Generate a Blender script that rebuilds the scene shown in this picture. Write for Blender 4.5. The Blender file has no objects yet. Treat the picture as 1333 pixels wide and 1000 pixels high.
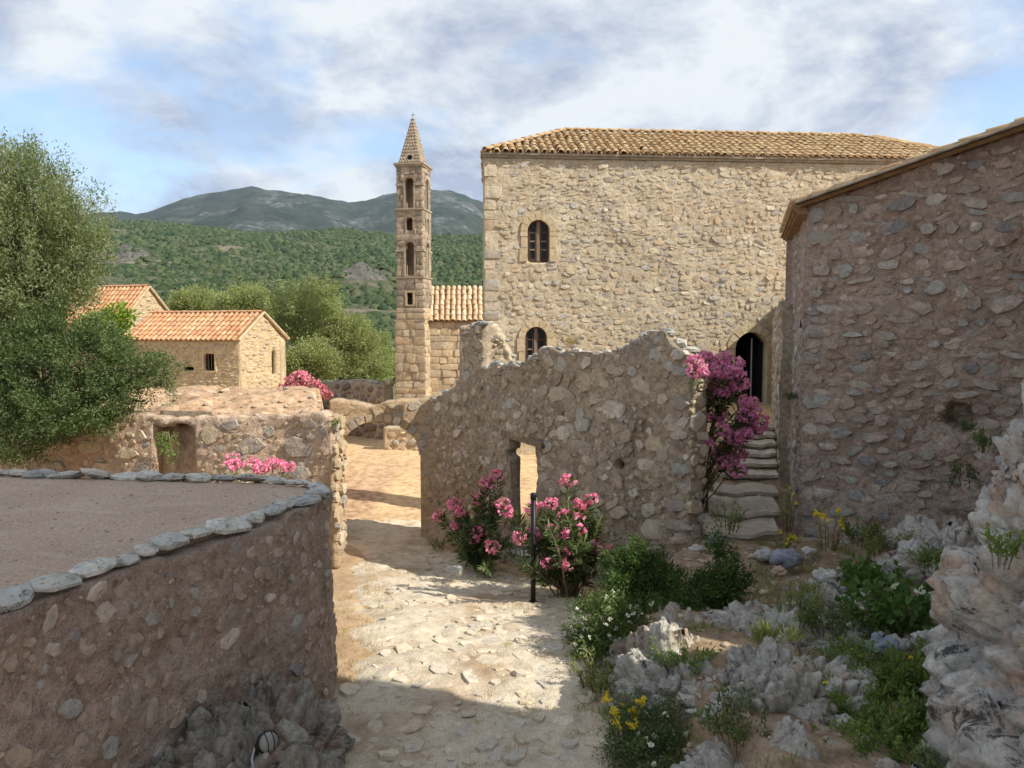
import bpy, math, random
import numpy as np
from mathutils import Matrix, Vector
R = math.radians
rng = np.random.default_rng(7)
random.seed(7)
SC = bpy.context.scene
COL = SC.collection

# ------------------------------------------------------------------ camera
CAMZ = 3.5
PITCH = math.atan(0.07)
cam_d = bpy.data.cameras.new('camera'); cam = bpy.data.objects.new('camera', cam_d); COL.objects.link(cam)
cam_d.sensor_width = 36; cam_d.lens = 36 * 1000 / 1333.0; cam_d.clip_start = 0.05; cam_d.clip_end = 20000
cam.location = (0, 0, CAMZ); cam.rotation_euler = (R(90) - PITCH, 0, 0)
SC.camera = cam

# ------------------------------------------------------------------ light
SUN_H = np.array([0.93, -0.37]); SUN_H = SUN_H / np.linalg.norm(SUN_H); SUN_EL = R(41)
world = bpy.data.worlds.new('World'); SC.world = world; world.use_nodes = True
def build_world():
    nt = world.node_tree; N = nt.nodes; L = nt.links; N.clear()
    out = N.new('ShaderNodeOutputWorld')
    sky = N.new('ShaderNodeTexSky'); sky.sky_type = 'NISHITA'; sky.sun_disc = False
    sky.sun_elevation = SUN_EL; sky.sun_rotation = math.atan2(SUN_H[0], SUN_H[1]); sky.altitude = 50
    sky.air_density = 1.0; sky.dust_density = 1.2; sky.ozone_density = 1.5
    b1 = N.new('ShaderNodeBackground'); b1.inputs['Strength'].default_value = 0.15
    L.new(sky.outputs[0], b1.inputs['Color'])
    tc = N.new('ShaderNodeTexCoord'); sep = N.new('ShaderNodeSeparateXYZ'); L.new(tc.outputs['Generated'], sep.inputs[0])
    def m(op, a, b=None):
        n = N.new('ShaderNodeMath'); n.operation = op
        for i, v in enumerate((a, b)):
            if v is None: continue
            if isinstance(v, (int, float)): n.inputs[i].default_value = v
            else: L.new(v, n.inputs[i])
        return n.outputs[0]
    zz = m('ADD', m('MAXIMUM', sep.outputs['Z'], 0.0), 0.34)
    cb = N.new('ShaderNodeCombineXYZ'); L.new(m('DIVIDE', sep.outputs['X'], zz), cb.inputs[0]); L.new(m('DIVIDE', sep.outputs['Y'], zz), cb.inputs[1])
    cb.inputs[2].default_value = 3.7
    def noise(scale, detail, rough, dist=0.0, off=(0, 0, 0)):
        mp = N.new('ShaderNodeMapping'); mp.inputs['Location'].default_value = off; L.new(cb.outputs[0], mp.inputs[0])
        n = N.new('ShaderNodeTexNoise'); n.inputs['Scale'].default_value = scale; n.inputs['Detail'].default_value = detail
        n.inputs['Roughness'].default_value = rough; n.inputs['Distortion'].default_value = dist
        L.new(mp.outputs[0], n.inputs['Vector']); return n.outputs[0]
    n1 = noise(1.35, 9, 0.56, 0.2, (1.3, 0.4, 0)); n2 = noise(4.2, 8, 0.62, 0.3, (5, 2, 1))
    mask = m('ADD', m('MULTIPLY', n1, 0.75), m('MULTIPLY', n2, 0.25))
    rp = N.new('ShaderNodeValToRGB'); L.new(mask, rp.inputs[0])
    e = rp.color_ramp.elements; e[0].position = 0.40; e[0].color = (0.08, 0.08, 0.08, 1); e[1].position = 0.50; e[1].color = (0.97, 0.97, 0.97, 1)
    # cloud body: pale tops and lavender grey undersides
    n3 = noise(2.6, 9, 0.62, 0.2, (9, 4, 2))
    rc = N.new('ShaderNodeValToRGB'); L.new(n3, rc.inputs[0])
    e = rc.color_ramp.elements; e[0].position = 0.40; e[0].color = (0.43, 0.49, 0.64, 1); e[1].position = 0.57; e[1].color = (0.86, 0.90, 0.93, 1)
    b2 = N.new('ShaderNodeBackground'); b2.inputs['Strength'].default_value = 0.68; L.new(rc.outputs[0], b2.inputs['Color'])
    mx = N.new('ShaderNodeMixShader'); L.new(rp.outputs[0], mx.inputs[0]); L.new(b1.outputs[0], mx.inputs[1]); L.new(b2.outputs[0], mx.inputs[2])
    L.new(mx.outputs[0], out.inputs['Surface'])
build_world()
sun_d = bpy.data.lights.new('sun', 'SUN'); sun = bpy.data.objects.new('sun', sun_d); COL.objects.link(sun)
sun_d.energy = 4.4; sun_d.angle = R(0.6); sun_d.color = (1.0, 0.945, 0.84)
sdir = Vector((SUN_H[0] * math.cos(SUN_EL), SUN_H[1] * math.cos(SUN_EL), math.sin(SUN_EL)))
sun.rotation_euler = sdir.to_track_quat('Z', 'Y').to_euler(); sun.location = (10, -10, 30)
vs = SC.view_settings; vs.view_transform = 'Standard'; vs.look = 'None'; vs.exposure = 0.62; vs.gamma = 1.0; vs.use_curve_mapping = False
SC.render.engine = 'CYCLES'
try:
    SC.cycles.use_denoising = True; SC.cycles.denoiser = 'OPENIMAGEDENOISE'
    SC.cycles.max_bounces = 6; SC.cycles.diffuse_bounces = 3; SC.cycles.transmission_bounces = 4; SC.cycles.transparent_max_bounces = 6
    SC.cycles.volume_bounces = 0
except Exception: pass

# ------------------------------------------------------------------ picture geometry: where a sight line meets a given distance or wall
def ray(px, py):
    x = (px - 666.5) / 1000.0; v = (500 - py) / 1000.0
    return np.array([x, math.cos(PITCH) + v * math.sin(PITCH), -math.sin(PITCH) + v * math.cos(PITCH)])
def P(px, py, Y):
    d = ray(px, py); return np.array([0, 0, CAMZ]) + d * (Y / d[1])
def on_line(px, py, A, B):
    d = ray(px, py); e = np.subtract(B, A)[:2]
    M = np.array([[d[0], -e[0]], [d[1], -e[1]]]); t, s = np.linalg.solve(M, np.array(A[:2], float))
    return s * np.linalg.norm(e), CAMZ + t * d[2]
def profile(A, B, pts):
    q = sorted(on_line(a, b, A, B) for a, b in pts)
    us = [k[0] for k in q]; zs = [k[1] for k in q]
    return lambda u: np.interp(u, us, zs)

# ------------------------------------------------------------------ noise
def _hash(i, j, k, s):
    h = (i * 374761393 + j * 668265263 + k * 2147483647 + s * 974634777) & 0xFFFFFFFF
    h = ((h ^ (h >> 13)) * 1274126177) & 0xFFFFFFFF
    h = ((h ^ (h >> 16)) * 2246822519) & 0xFFFFFFFF
    return ((h ^ (h >> 15)) & 0xFFFFFF) / float(0xFFFFFF)
def vnoise(p, seed=0):
    p = np.asarray(p, float); f = np.floor(p); i = f.astype(np.int64); t = p - f; t = t * t * (3 - 2 * t)
    r = 0
    for a in (0, 1):
        wa = t[:, 0] if a else 1 - t[:, 0]
        for b in (0, 1):
            wb = t[:, 1] if b else 1 - t[:, 1]
            for c in (0, 1):
                wc = t[:, 2] if c else 1 - t[:, 2]
                r = r + wa * wb * wc * _hash(i[:, 0] + a, i[:, 1] + b, i[:, 2] + c, seed)
    return r * 2 - 1
def fbm(p, oct=4, seed=0, gain=0.5, lac=2.03):
    p = np.asarray(p, float); r = 0; a = 1.0
    for k in range(oct):
        r = r + a * vnoise(p, seed + k * 17); p = p * lac + 3.1; a *= gain
    return r
def worley(p, seed=0):
    p = np.asarray(p, float); f = np.floor(p).astype(np.int64); d1 = np.full(len(p), 9.0); d2 = d1.copy(); idv = np.zeros(len(p))
    for a in (-1, 0, 1):
        for b in (-1, 0, 1):
            for c in (-1, 0, 1):
                i, j, k = f[:, 0] + a, f[:, 1] + b, f[:, 2] + c
                q = np.stack([i + _hash(i, j, k, seed), j + _hash(i, j, k, seed + 1), k + _hash(i, j, k, seed + 2)], 1)
                d = np.linalg.norm(q - p, axis=1); h = _hash(i, j, k, seed + 3)
                n = d < d1
                d2 = np.where(n, d1, np.minimum(d2, d)); idv = np.where(n, h, idv); d1 = np.where(n, d, d1)
    return d1, d2, idv
def facets(p, seed=0):
    # tilted flat faces, one plane per cell
    p = np.asarray(p, float); f = np.floor(p).astype(np.int64); d1 = np.full(len(p), 9.0); out = np.zeros(len(p))
    for a in (-1, 0, 1):
        for b in (-1, 0, 1):
            for c in (-1, 0, 1):
                i, j, k = f[:, 0] + a, f[:, 1] + b, f[:, 2] + c
                q = np.stack([i + _hash(i, j, k, seed), j + _hash(i, j, k, seed + 1), k + _hash(i, j, k, seed + 2)], 1); v = p - q; d = np.linalg.norm(v, axis=1)
                t = np.stack([_hash(i, j, k, seed + 4), _hash(i, j, k, seed + 5), _hash(i, j, k, seed + 6)], 1) * 2 - 1
                n = d < d1; out = np.where(n, (v * t).sum(1) + .5 * t[:, 0], out); d1 = np.where(n, d, d1)
    return out
def P3(u, v, w=0.0):
    u = np.asarray(u, float).ravel(); v = np.asarray(v, float).ravel(); return np.stack([u, v, np.full(len(u), float(w))], 1)
def sstep(a, b, x):
    t = np.clip((np.asarray(x, float) - a) / (b - a), 0, 1); return t * t * (3 - 2 * t)

# ------------------------------------------------------------------ object helpers
def mesh_from(name, V, F, smooth=True):
    me = bpy.data.meshes.new(name)
    V = np.asarray(V, float)
    if isinstance(F, np.ndarray) and F.ndim == 2:
        n = F.shape[1]; me.vertices.add(len(V)); me.vertices.foreach_set('co', V.ravel())
        me.loops.add(F.size); me.loops.foreach_set('vertex_index', F.ravel().astype(np.int32))
        me.polygons.add(len(F)); me.polygons.foreach_set('loop_start', np.arange(0, F.size, n, dtype=np.int32))
        me.polygons.foreach_set('loop_total', np.full(len(F), n, np.int32)); me.update(calc_edges=True)
    else:
        me.from_pydata([tuple(v) for v in V], [], [tuple(int(i) for i in f) for f in F]); me.update()
    if smooth: me.polygons.foreach_set('use_smooth', np.ones(len(me.polygons), bool))
    return me
def link(name, me, parent=None, material=None, kind=None):
    o = bpy.data.objects.new(name, me); COL.objects.link(o)
    if material is not None and me is not None and not me.materials: me.materials.append(material)
    if parent is not None:
        o.parent = parent
        if parent.parent is None: o.matrix_parent_inverse = Matrix.Translation(-parent.location)   # parts keep world coordinates
    if kind: o['kind'] = kind
    return o
def part(name, V, F, material, parent=None, smooth=True, kind=None):
    return link(name, mesh_from(name, V, F, smooth), parent, material, kind)
def tag(o, label, cat, group=None):
    o['label'] = label; o['category'] = cat
    if group: o['group'] = group
    return o
def thing(name, label, cat, loc=(0, 0, 0), group=None):
    o = bpy.data.objects.new(name, None); COL.objects.link(o); o.location = tuple(float(c) for c in loc); o.empty_display_size = 0.2
    return tag(o, label, cat, group)
class MB:
    def __init__(s): s.V = []; s.F = []
    def add(s, V, F):
        o = len(s.V); s.V += [tuple(v) for v in V]; s.F += [tuple(int(i) + o for i in f) for f in F]
    def box(s, c, h, M=None):
        V = [np.array([x * h[0], y * h[1], z * h[2]]) for x in (-1, 1) for y in (-1, 1) for z in (-1, 1)]
        if M is not None: V = [np.asarray(M) @ v for v in V]
        s.add([v + np.asarray(c, float) for v in V], [(0, 1, 3, 2), (4, 6, 7, 5), (0, 4, 5, 1), (2, 3, 7, 6), (0, 2, 6, 4), (1, 5, 7, 3)])
    def tube(s, pts, rad, n=7):
        pts = [np.asarray(p, float) for p in pts]; rad = list(rad) if hasattr(rad, '__len__') else [rad] * len(pts)
        V = []; ref = np.array([0.31, 0.2, 0.93])
        for i, p in enumerate(pts):
            t = pts[min(i + 1, len(pts) - 1)] - pts[max(i - 1, 0)]; t = t / (np.linalg.norm(t) + 1e-9)
            a = np.cross(t, ref); 
            if np.linalg.norm(a) < 0.1: a = np.cross(t, [1, 0, 0])
            a /= np.linalg.norm(a); b = np.cross(t, a)
            for k in range(n):
                w = 2 * math.pi * k / n; V.append(p + rad[i] * (math.cos(w) * a + math.sin(w) * b))
        F = [(i * n + k, i * n + (k + 1) % n, (i + 1) * n + (k + 1) % n, (i + 1) * n + k) for i in range(len(pts) - 1) for k in range(n)]
        F.append(tuple(range(n - 1, -1, -1))); F.append(tuple((len(pts) - 1) * n + k for k in range(n))); s.add(V, F)
    def build(s, name, material, parent=None, smooth=False, kind=None): return part(name, s.V, s.F, material, parent, smooth, kind)

# ------------------------------------------------------------------ materials
class NT:
    def __init__(s, name):
        s.m = bpy.data.materials.new(name); s.m.use_nodes = True; s.t = s.m.node_tree; s.N = s.t.nodes; s.L = s.t.links
        s.b = s.N['Principled BSDF']; s.b.inputs['Specular IOR Level'].default_value = 0.25
        s.geo = s.N.new('ShaderNodeNewGeometry'); s.pos = s.geo.outputs['Position']
    def math(s, op, a, b=None, clamp=False):
        n = s.N.new('ShaderNodeMath'); n.operation = op; n.use_clamp = clamp
        for i, v in enumerate((a, b)):
            if v is None: continue
            if isinstance(v, (int, float)): n.inputs[i].default_value = v
            else: s.L.new(v, n.inputs[i])
        return n.outputs[0]
    def noise(s, scale, detail=5, rough=0.6, dist=0.0, vec=None, stretch=None):
        v = vec or s.pos
        if stretch:
            mp = s.N.new('ShaderNodeMapping'); mp.inputs['Scale'].default_value = stretch; s.L.new(v, mp.inputs[0]); v = mp.outputs[0]
        n = s.N.new('ShaderNodeTexNoise'); n.inputs['Scale'].default_value = scale; n.inputs['Detail'].default_value = detail
        n.inputs['Roughness'].default_value = rough; n.inputs['Distortion'].default_value = dist; s.L.new(v, n.inputs['Vector']); return n.outputs[0]
    def voro(s, scale, feature='F1', vec=None):
        n = s.N.new('ShaderNodeTexVoronoi'); n.feature = feature; n.inputs['Scale'].default_value = scale; s.L.new(vec or s.pos, n.inputs['Vector']); return n
    def ramp(s, fac, stops, const=False):
        n = s.N.new('ShaderNodeValToRGB'); cr = n.color_ramp
        if const: cr.interpolation = 'CONSTANT'
        while len(cr.elements) < len(stops): cr.elements.new(0.5)
        for e, (p, c) in zip(cr.elements, stops): e.position = p; e.color = (*c, 1) if len(c) == 3 else c
        s.L.new(fac, n.inputs[0]); return n.outputs[0]
    def mix(s, f, a, b, mode='MIX'):
        n = s.N.new('ShaderNodeMix'); n.data_type = 'RGBA'; n.blend_type = mode
        for i, v in ((0, f), (6, a), (7, b)):
            if isinstance(v, (int, float)): n.inputs[i].default_value = v
            elif isinstance(v, (tuple, list)): n.inputs[i].default_value = (*v, 1)
            else: s.L.new(v, n.inputs[i])
        return n.outputs[2]
    def bump(s, h, strength=0.5, dist=0.02, prev=None):
        n = s.N.new('ShaderNodeBump'); n.inputs['Strength'].default_value = strength; n.inputs['Distance'].default_value = dist; s.L.new(h, n.inputs['Height'])
        if prev is not None: s.L.new(prev, n.inputs['Normal'])
        return n.outputs[0]
    def rnd(s):
        oi = s.N.new('ShaderNodeObjectInfo')
        return s.math('FRACT', s.math('ADD', oi.outputs['Random'], s.math('MULTIPLY', s.geo.outputs['Random Per Island'], 7.31)))
    def done(s, col, rough=0.9, normal=None):
        if isinstance(col, (tuple, list)): s.b.inputs['Base Color'].default_value = (*col, 1)
        else: s.L.new(col, s.b.inputs['Base Color'])
        s.b.inputs['Roughness'].default_value = rough
        if normal is not None: s.L.new(normal, s.b.inputs['Normal'])
        return s.m
def G(c, k): return tuple(min(1, x * k) for x in c)
def stone_mat(name, palette, grain=14, bump=0.6, bd=0.03, lichen=None, pits=0.0):
    t = NT(name); r = t.rnd(); n = len(palette)
    base = t.ramp(r, [(i / n, c) for i, c in enumerate(palette)], const=True)
    n1 = t.noise(grain, 5, 0.68, 0.3); n2 = t.noise(grain * 0.27, 4, 0.6)
    col = t.mix(1.0, base, t.ramp(n1, [(0.25, (0.52,) * 3), (0.5, (0.98,) * 3), (0.78, (1.35, 1.32, 1.25))]), 'MULTIPLY')
    col = t.mix(t.ramp(n2, [(0.42, (0,) * 3), (0.62, (0.65,) * 3)]), col, G(palette[0], 0.8))
    if lichen: col = t.mix(t.ramp(t.noise(grain * 0.6, 6, 0.7), [(0.56, (0,) * 3), (0.66, (0.7,) * 3)]), col, lichen)
    h = n1
    if pits: h = t.math('SUBTRACT', n1, t.math('MULTIPLY', t.ramp(t.noise(grain * 1.7, 3, 0.5), [(0.3, (1,) * 3), (0.42, (0,) * 3)]), pits))
    return t.done(col, 0.88, t.bump(h, bump, bd))
def mortar_mat(name, c0, c1, c2, scale=2.2, bump=0.7, bd=0.05):
    t = NT(name); a = t.noise(scale, 5, 0.68, 0.2); b = t.noise(scale * 9, 5, 0.7); g = t.noise(scale * 45, 3, 0.6)
    col = t.ramp(a, [(0.3, c0), (0.5, c1), (0.7, c2)])
    col = t.mix(1.0, col, t.ramp(b, [(0.28, (0.55,) * 3), (0.5, (1,) * 3), (0.75, (1.3, 1.28, 1.2))]), 'MULTIPLY')
    col = t.mix(1.0, col, t.ramp(g, [(0.3, (0.8,) * 3), (0.7, (1.15,) * 3)]), 'MULTIPLY')
    h = t.math('ADD', b, t.math('MULTIPLY', g, 0.35))
    return t.done(col, 0.95, t.bump(h, bump, bd))
def leaf_mat(name, cols, trans=0.35, rough=0.55):
    t = NT(name); r = t.rnd(); n = len(cols)
    at = t.N.new('ShaderNodeAttribute'); at.attribute_name = 'clump'; f = t.math('GREATER_THAN', at.outputs['Fac'], .001)
    r = t.math('ADD', t.math('MULTIPLY', f, t.math('ADD', t.math('MULTIPLY', at.outputs['Fac'], .68), t.math('MULTIPLY', r, .32))), t.math('MULTIPLY', t.math('SUBTRACT', 1.0, f), r))
    col = t.ramp(r, [(i / max(1, n - 1), c) for i, c in enumerate(cols)])
    t.L.new(col, t.b.inputs['Base Color']); t.b.inputs['Roughness'].default_value = rough
    tr = t.N.new('ShaderNodeBsdfTranslucent'); t.L.new(t.mix(1.0, col, (1.25, 1.3, 0.7), 'MULTIPLY'), tr.inputs[0])
    mx = t.N.new('ShaderNodeMixShader'); mx.inputs[0].default_value = trans
    t.L.new(t.b.outputs[0], mx.inputs[1]); t.L.new(tr.outputs[0], mx.inputs[2]); t.L.new(mx.outputs[0], t.N['Material Output'].inputs['Surface']); return t.m
def plain(name, c, rough=0.6, metal=0.0, grain=None, amp=0.35):
    t = NT(name); t.b.inputs['Metallic'].default_value = metal
    if grain is None: return t.done(c, rough)
    n = t.noise(grain, 6, 0.65)
    return t.done(t.ramp(n, [(0.3, G(c, 1 - amp)), (0.7, G(c, 1 + amp))]), rough, t.bump(n, 0.4, 0.01))
def wood_mat(name, c):
    t = NT(name); n = t.noise(9, 6, 0.7, 0.4, stretch=(6, 6, 0.5))
    return t.done(t.ramp(n, [(0.3, G(c, 0.55)), (0.7, G(c, 1.4))]), 0.8, t.bump(n, 0.5, 0.01))

GREY = [(.30, .31, .30), (.36, .34, .31), (.23, .25, .25), (.40, .38, .34), (.33, .29, .25), (.20, .22, .23)]
M = {}
M['mortar_terrace'] = mortar_mat('mortar_terrace', (.38, .28, .215), (.47, .36, .28), (.55, .44, .35), 1.7, 1.0, 0.06)
M['stone_terrace'] = stone_mat('stone_terrace', [(.48, .38, .30), (.40, .39, .35), (.44, .34, .27), (.54, .46, .38), (.50, .39, .31), (.42, .42, .38), (.46, .35, .28), (.27, .26, .25), (.58, .51, .43), (.32, .22, .17), (.42, .33, .26), (.50, .41, .33)], 16, 0.8, 0.03)
M['coping'] = stone_mat('coping', [(.57, .545, .485), (.47, .465, .42), (.66, .63, .55), (.39, .395, .37), (.58, .51, .425), (.51, .49, .42)], 9, 1.0, 0.06, pits=0.5)
M['mortar_gable'] = mortar_mat('mortar_gable', (.36, .265, .21), (.48, .37, .30), (.58, .47, .39), 1.5, 1.0, 0.07)
M['stone_gable'] = stone_mat('stone_gable', [(.42, .41, .37), (.50, .40, .32), (.56, .49, .41), (.37, .37, .34), (.44, .34, .27), (.52, .43, .35), (.61, .55, .47), (.41, .32, .26), (.44, .44, .40), (.48, .38, .31), (.26, .25, .24), (.37, .24, .18), (.46, .36, .29), (.53, .43, .35), (.40, .31, .25), (.47, .40, .33)], 13, 1.0, 0.05, lichen=(.50, .45, .38))
M['mortar_ruin'] = mortar_mat('mortar_ruin', (.35, .275, .19), (.46, .37, .265), (.54, .45, .34), 1.3, 1.0, 0.07)
M['stone_ruin'] = stone_mat('stone_ruin', [(.52, .44, .33), (.43, .42, .37), (.60, .53, .42), (.33, .25, .18), (.54, .44, .30), (.40, .33, .26), (.22, .18, .15), (.64, .58, .48), (.46, .36, .25)], 13, 0.9, 0.04, lichen=(.56, .52, .42))
M['stone_ruin_top'] = stone_mat('stone_ruin_top', [(.50, .47, .40), (.40, .40, .38), (.34, .31, .26), (.54, .49, .40), (.30, .31, .31)], 10, 0.9, 0.05, pits=0.4)
M['crust_gable'] = stone_mat('crust_gable', [(.50, .38, .30), (.43, .32, .25), (.56, .44, .35), (.37, .28, .22), (.48, .37, .28), (.60, .50, .41)], 15, 1.0, 0.05)
M['crust_ruin'] = stone_mat('crust_ruin', [(.46, .37, .265), (.38, .30, .21), (.53, .44, .33), (.32, .26, .19), (.50, .40, .27), (.44, .37, .29)], 15, 1.0, 0.05)
M['crust_terrace'] = stone_mat('crust_terrace', [(.48, .365, .28), (.40, .30, .23), (.54, .43, .34), (.43, .33, .25)], 15, 1.0, 0.05)
M['mortar_facade'] = mortar_mat('mortar_facade', (.44, .35, .235), (.51, .42, .295), (.57, .48, .35), 1.2, 0.8, 0.04)
M['stone_facade'] = stone_mat('stone_facade', [(.53, .43, .29), (.47, .39, .28), (.58, .49, .35), (.50, .43, .33), (.54, .41, .265), (.45, .40, .33), (.62, .54, .41), (.40, .37, .32), (.55, .48, .37), (.48, .36, .24), (.44, .41, .37), (.34, .30, .26)], 10, 0.8, 0.04)
M['surround'] = stone_mat('surround', [(.52, .41, .26), (.56, .45, .29), (.49, .38, .235)], 12, 0.4, 0.015)
M['mortar_ochre'] = mortar_mat('mortar_ochre', (.40, .28, .17), (.48, .35, .22), (.55, .42, .27), 1.2, 0.9, 0.06)
M['plaster_pink'] = mortar_mat('plaster_pink', (.42, .29, .20), (.52, .38, .275), (.60, .47, .35), 1.1, 0.9, 0.06)
M['stone_ochre'] = stone_mat('stone_ochre', [(.50, .38, .24), (.54, .43, .28), (.45, .33, .20), (.40, .36, .30), (.56, .47, .33), (.33, .30, .27)], 9, 0.9, 0.05)
M['block_tower'] = stone_mat('block_tower', [(.33, .26, .185), (.39, .31, .225), (.27, .215, .155), (.44, .355, .26), (.35, .27, .19), (.23, .19, .145)], 7, 0.8, 0.05)
M['block_base'] = stone_mat('block_base', [(.46, .36, .24), (.50, .38, .24), (.42, .32, .21), (.48, .34, .21), (.52, .42, .28), (.40, .33, .24)], 5, 0.7, 0.05)
M['mortar_tower'] = mortar_mat('mortar_tower', (.29, .23, .165), (.36, .29, .21), (.43, .35, .26), 2, 0.8, 0.04)
M['mortar_chapel'] = mortar_mat('mortar_chapel', (.44, .34, .21), (.51, .40, .25), (.56, .45, .30), 1, 0.9, 0.06)
M['stone_chapel'] = stone_mat('stone_chapel', [(.50, .38, .22), (.44, .34, .22), (.55, .44, .28), (.40, .33, .25), (.52, .39, .24), (.36, .30, .24)], 7, 0.8, 0.05)
M['tile_main'] = stone_mat('tile_main', [(.47, .32, .165), (.52, .36, .19), (.42, .27, .14), (.55, .40, .22), (.46, .285, .15), (.38, .26, .15), (.50, .37, .22)], 9, 0.4, 0.02)
M['tile_orange'] = stone_mat('tile_orange', [(.58, .31, .16), (.62, .37, .20), (.54, .27, .14), (.64, .42, .25), (.56, .33, .19), (.60, .30, .15)], 6, 0.4, 0.02)
M['tile_deck'] = plain('tile_deck', (.30, .19, .10), 0.9, 0, 5)
M['cornice'] = plain('cornice', (.33, .28, .21), 0.9, 0, 6)
M['wood_dark'] = wood_mat('wood_dark', (.075, .045, .03))
M['wood_old'] = wood_mat('wood_old', (.22, .16, .11))
M['glass'] = plain('glass', (.02, .025, .03), 0.12); M['glass'].node_tree.nodes['Principled BSDF'].inputs['Specular IOR Level'].default_value = 0.6
M['black_metal'] = plain('black_metal', (.02, .02, .022), 0.45, 0.3)
M['grey_metal'] = plain('grey_metal', (.42, .42, .42), 0.4, 0.2)
M['dark_room'] = plain('dark_room', (.012, .010, .009), 0.95)  # near-black that paints shade into unlit interiors
M['interior'] = plain('interior', (.10, .08, .06), 0.95)
M['bark'] = plain('bark', (.16, .125, .095), 0.95, 0, 10, 0.5)
M['twig'] = plain('twig', (.20, .15, .10), 0.95, 0, 14, 0.4)
M['leaf_olive'] = leaf_mat('leaf_olive', [(.09, .12, .045), (.14, .175, .065), (.19, .225, .095), (.27, .30, .16), (.12, .15, .055)])
M['leaf_olive_far'] = leaf_mat('leaf_olive_far', [(.19, .225, .08), (.26, .295, .11), (.32, .35, .155), (.22, .25, .09)])
M['leaf_dark'] = leaf_mat('leaf_dark', [(.065, .10, .036), (.09, .135, .046), (.125, .17, .065), (.18, .22, .10)])
M['leaf_lime'] = leaf_mat('leaf_lime', [(.17, .27, .03), (.24, .36, .04), (.12, .20, .03)])
M['leaf_oleander'] = leaf_mat('leaf_oleander', [(.045, .075, .025), (.07, .11, .038), (.10, .14, .05), (.17, .20, .075)])
M['leaf_shrub'] = leaf_mat('leaf_shrub', [(.035, .07, .018), (.055, .10, .024), (.09, .15, .034), (.065, .115, .028)])
M['leaf_herb'] = leaf_mat('leaf_herb', [(.11, .18, .04), (.17, .25, .06), (.22, .29, .08), (.13, .19, .05)])
M['leaf_mallow'] = leaf_mat('leaf_mallow', [(.09, .17, .045), (.13, .22, .06), (.075, .14, .035)])
M['grass_dry'] = leaf_mat('grass_dry', [(.46, .33, .15), (.54, .41, .20), (.38, .28, .12), (.36, .33, .13)])
M['grass_green'] = leaf_mat('grass_green', [(.16, .22, .06), (.22, .26, .08), (.30, .29, .11)])
M['pink'] = leaf_mat('pink', [(.80, .22, .42), (.86, .34, .52), (.74, .15, .36), (.90, .48, .60)], 0.3)
M['magenta'] = leaf_mat('magenta', [(.74, .24, .50), (.82, .36, .60), (.66, .17, .42), (.88, .52, .70)], 0.3)
M['pink_far'] = leaf_mat('pink_far', [(.72, .24, .36), (.80, .36, .46), (.62, .17, .28)], 0.3)
M['flower_white'] = leaf_mat('flower_white', [(.75, .75, .55), (.8, .8, .7)], 0.2)
M['flower_yellow'] = leaf_mat('flower_yellow', [(.80, .60, .03), (.85, .68, .06)], 0.2)

# ------------------------------------------------------------------ stones: shared low-poly variants, single objects for the largest, one joined part for the rest
def stone_variant(r, k=9, flat=0.6):
    a = np.sort(np.linspace(0, 2 * math.pi, k, endpoint=False) + r.uniform(-.22, .22, k))
    rad = r.uniform(0.68, 1.08, k); p = r.uniform(2.0, 3.4)
    se = (np.abs(np.cos(a)) ** p + np.abs(np.sin(a)) ** p) ** (-1 / p)
    x = np.cos(a) * se * rad; y = np.sin(a) * se * rad
    V = []; 
    for s, z, j in ((1.0, -0.6, 0), (0.97, 0.12, .04), (flat + .12, 0.78, .14)):
        for i in range(k): V.append((x[i] * s, y[i] * s, z + r.uniform(-1, 1) * j))
    V.append((r.uniform(-.15, .15), r.uniform(-.15, .15), 0.92)); F = []
    for q in (0, 1):
        for i in range(k): F.append((q * k + i, q * k + (i + 1) % k, (q + 1) * k + (i + 1) % k, (q + 1) * k + i))
    for i in range(k): F.append((2 * k + i, 2 * k + (i + 1) % k, 3 * k))
    return np.array(V), F
def block_variant(r):
    V = []; 
    for s, z in ((1.0, -0.6), (0.985, 0.55), (0.93, 0.95)):
        for x, y in ((-1, -1), (0, -1), (1, -1), (1, 0), (1, 1), (0, 1), (-1, 1), (-1, 0)):
            V.append((x * s + r.uniform(-.03, .03), y * s + r.uniform(-.05, .05), z + (r.uniform(-.12, .12) if z > 0 else 0)))
    V.append((0, 0, 1.0)); F = []
    for q in (0, 1):
        for i in range(8): F.append((q * 8 + i, q * 8 + (i + 1) % 8, (q + 1) * 8 + (i + 1) % 8, (q + 1) * 8 + i))
    for i in range(8): F.append((16 + i, 16 + (i + 1) % 8, 24))
    return np.array(V), F
def boulder_variant(r, n=1):
    # closed lumpy stone (coping, loose stones): subdivided octahedron-like ball, 48 triangles
    V = []; F = []; k = 8
    rings = ((-0.9, .45), (-0.35, .95), (0.35, .92), (0.85, .5))
    rad = r.uniform(.78, 1.08, k)
    for z, s in rings:
        for i in range(k):
            a = 2 * math.pi * (i + r.uniform(-.25, .25)) / k
            V.append((math.cos(a) * s * rad[i], math.sin(a) * s * rad[i] , z + r.uniform(-.16, .16)))
    V.append((0, 0, -1)); V.append((r.uniform(-.2, .2), r.uniform(-.2, .2), 1.0))
    for q in range(3):
        for i in range(k): F.append((q * k + i, q * k + (i + 1) % k, (q + 1) * k + (i + 1) % k, (q + 1) * k + i))
    for i in range(k): F.append(((i + 1) % k, i, 4 * k)); F.append((3 * k + i, 3 * k + (i + 1) % k, 4 * k + 1))
    return np.array(V), F
_r = np.random.default_rng(3)
VARS = {'stone': [stone_variant(_r) for _ in range(14)], 'block': [block_variant(_r) for _ in range(6)], 'boulder': [boulder_variant(_r) for _ in range(12)],
        'angular': [stone_variant(_r, int(_r.integers(5, 8)), .82) for _ in range(16)]}
_mcache = {}
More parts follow.
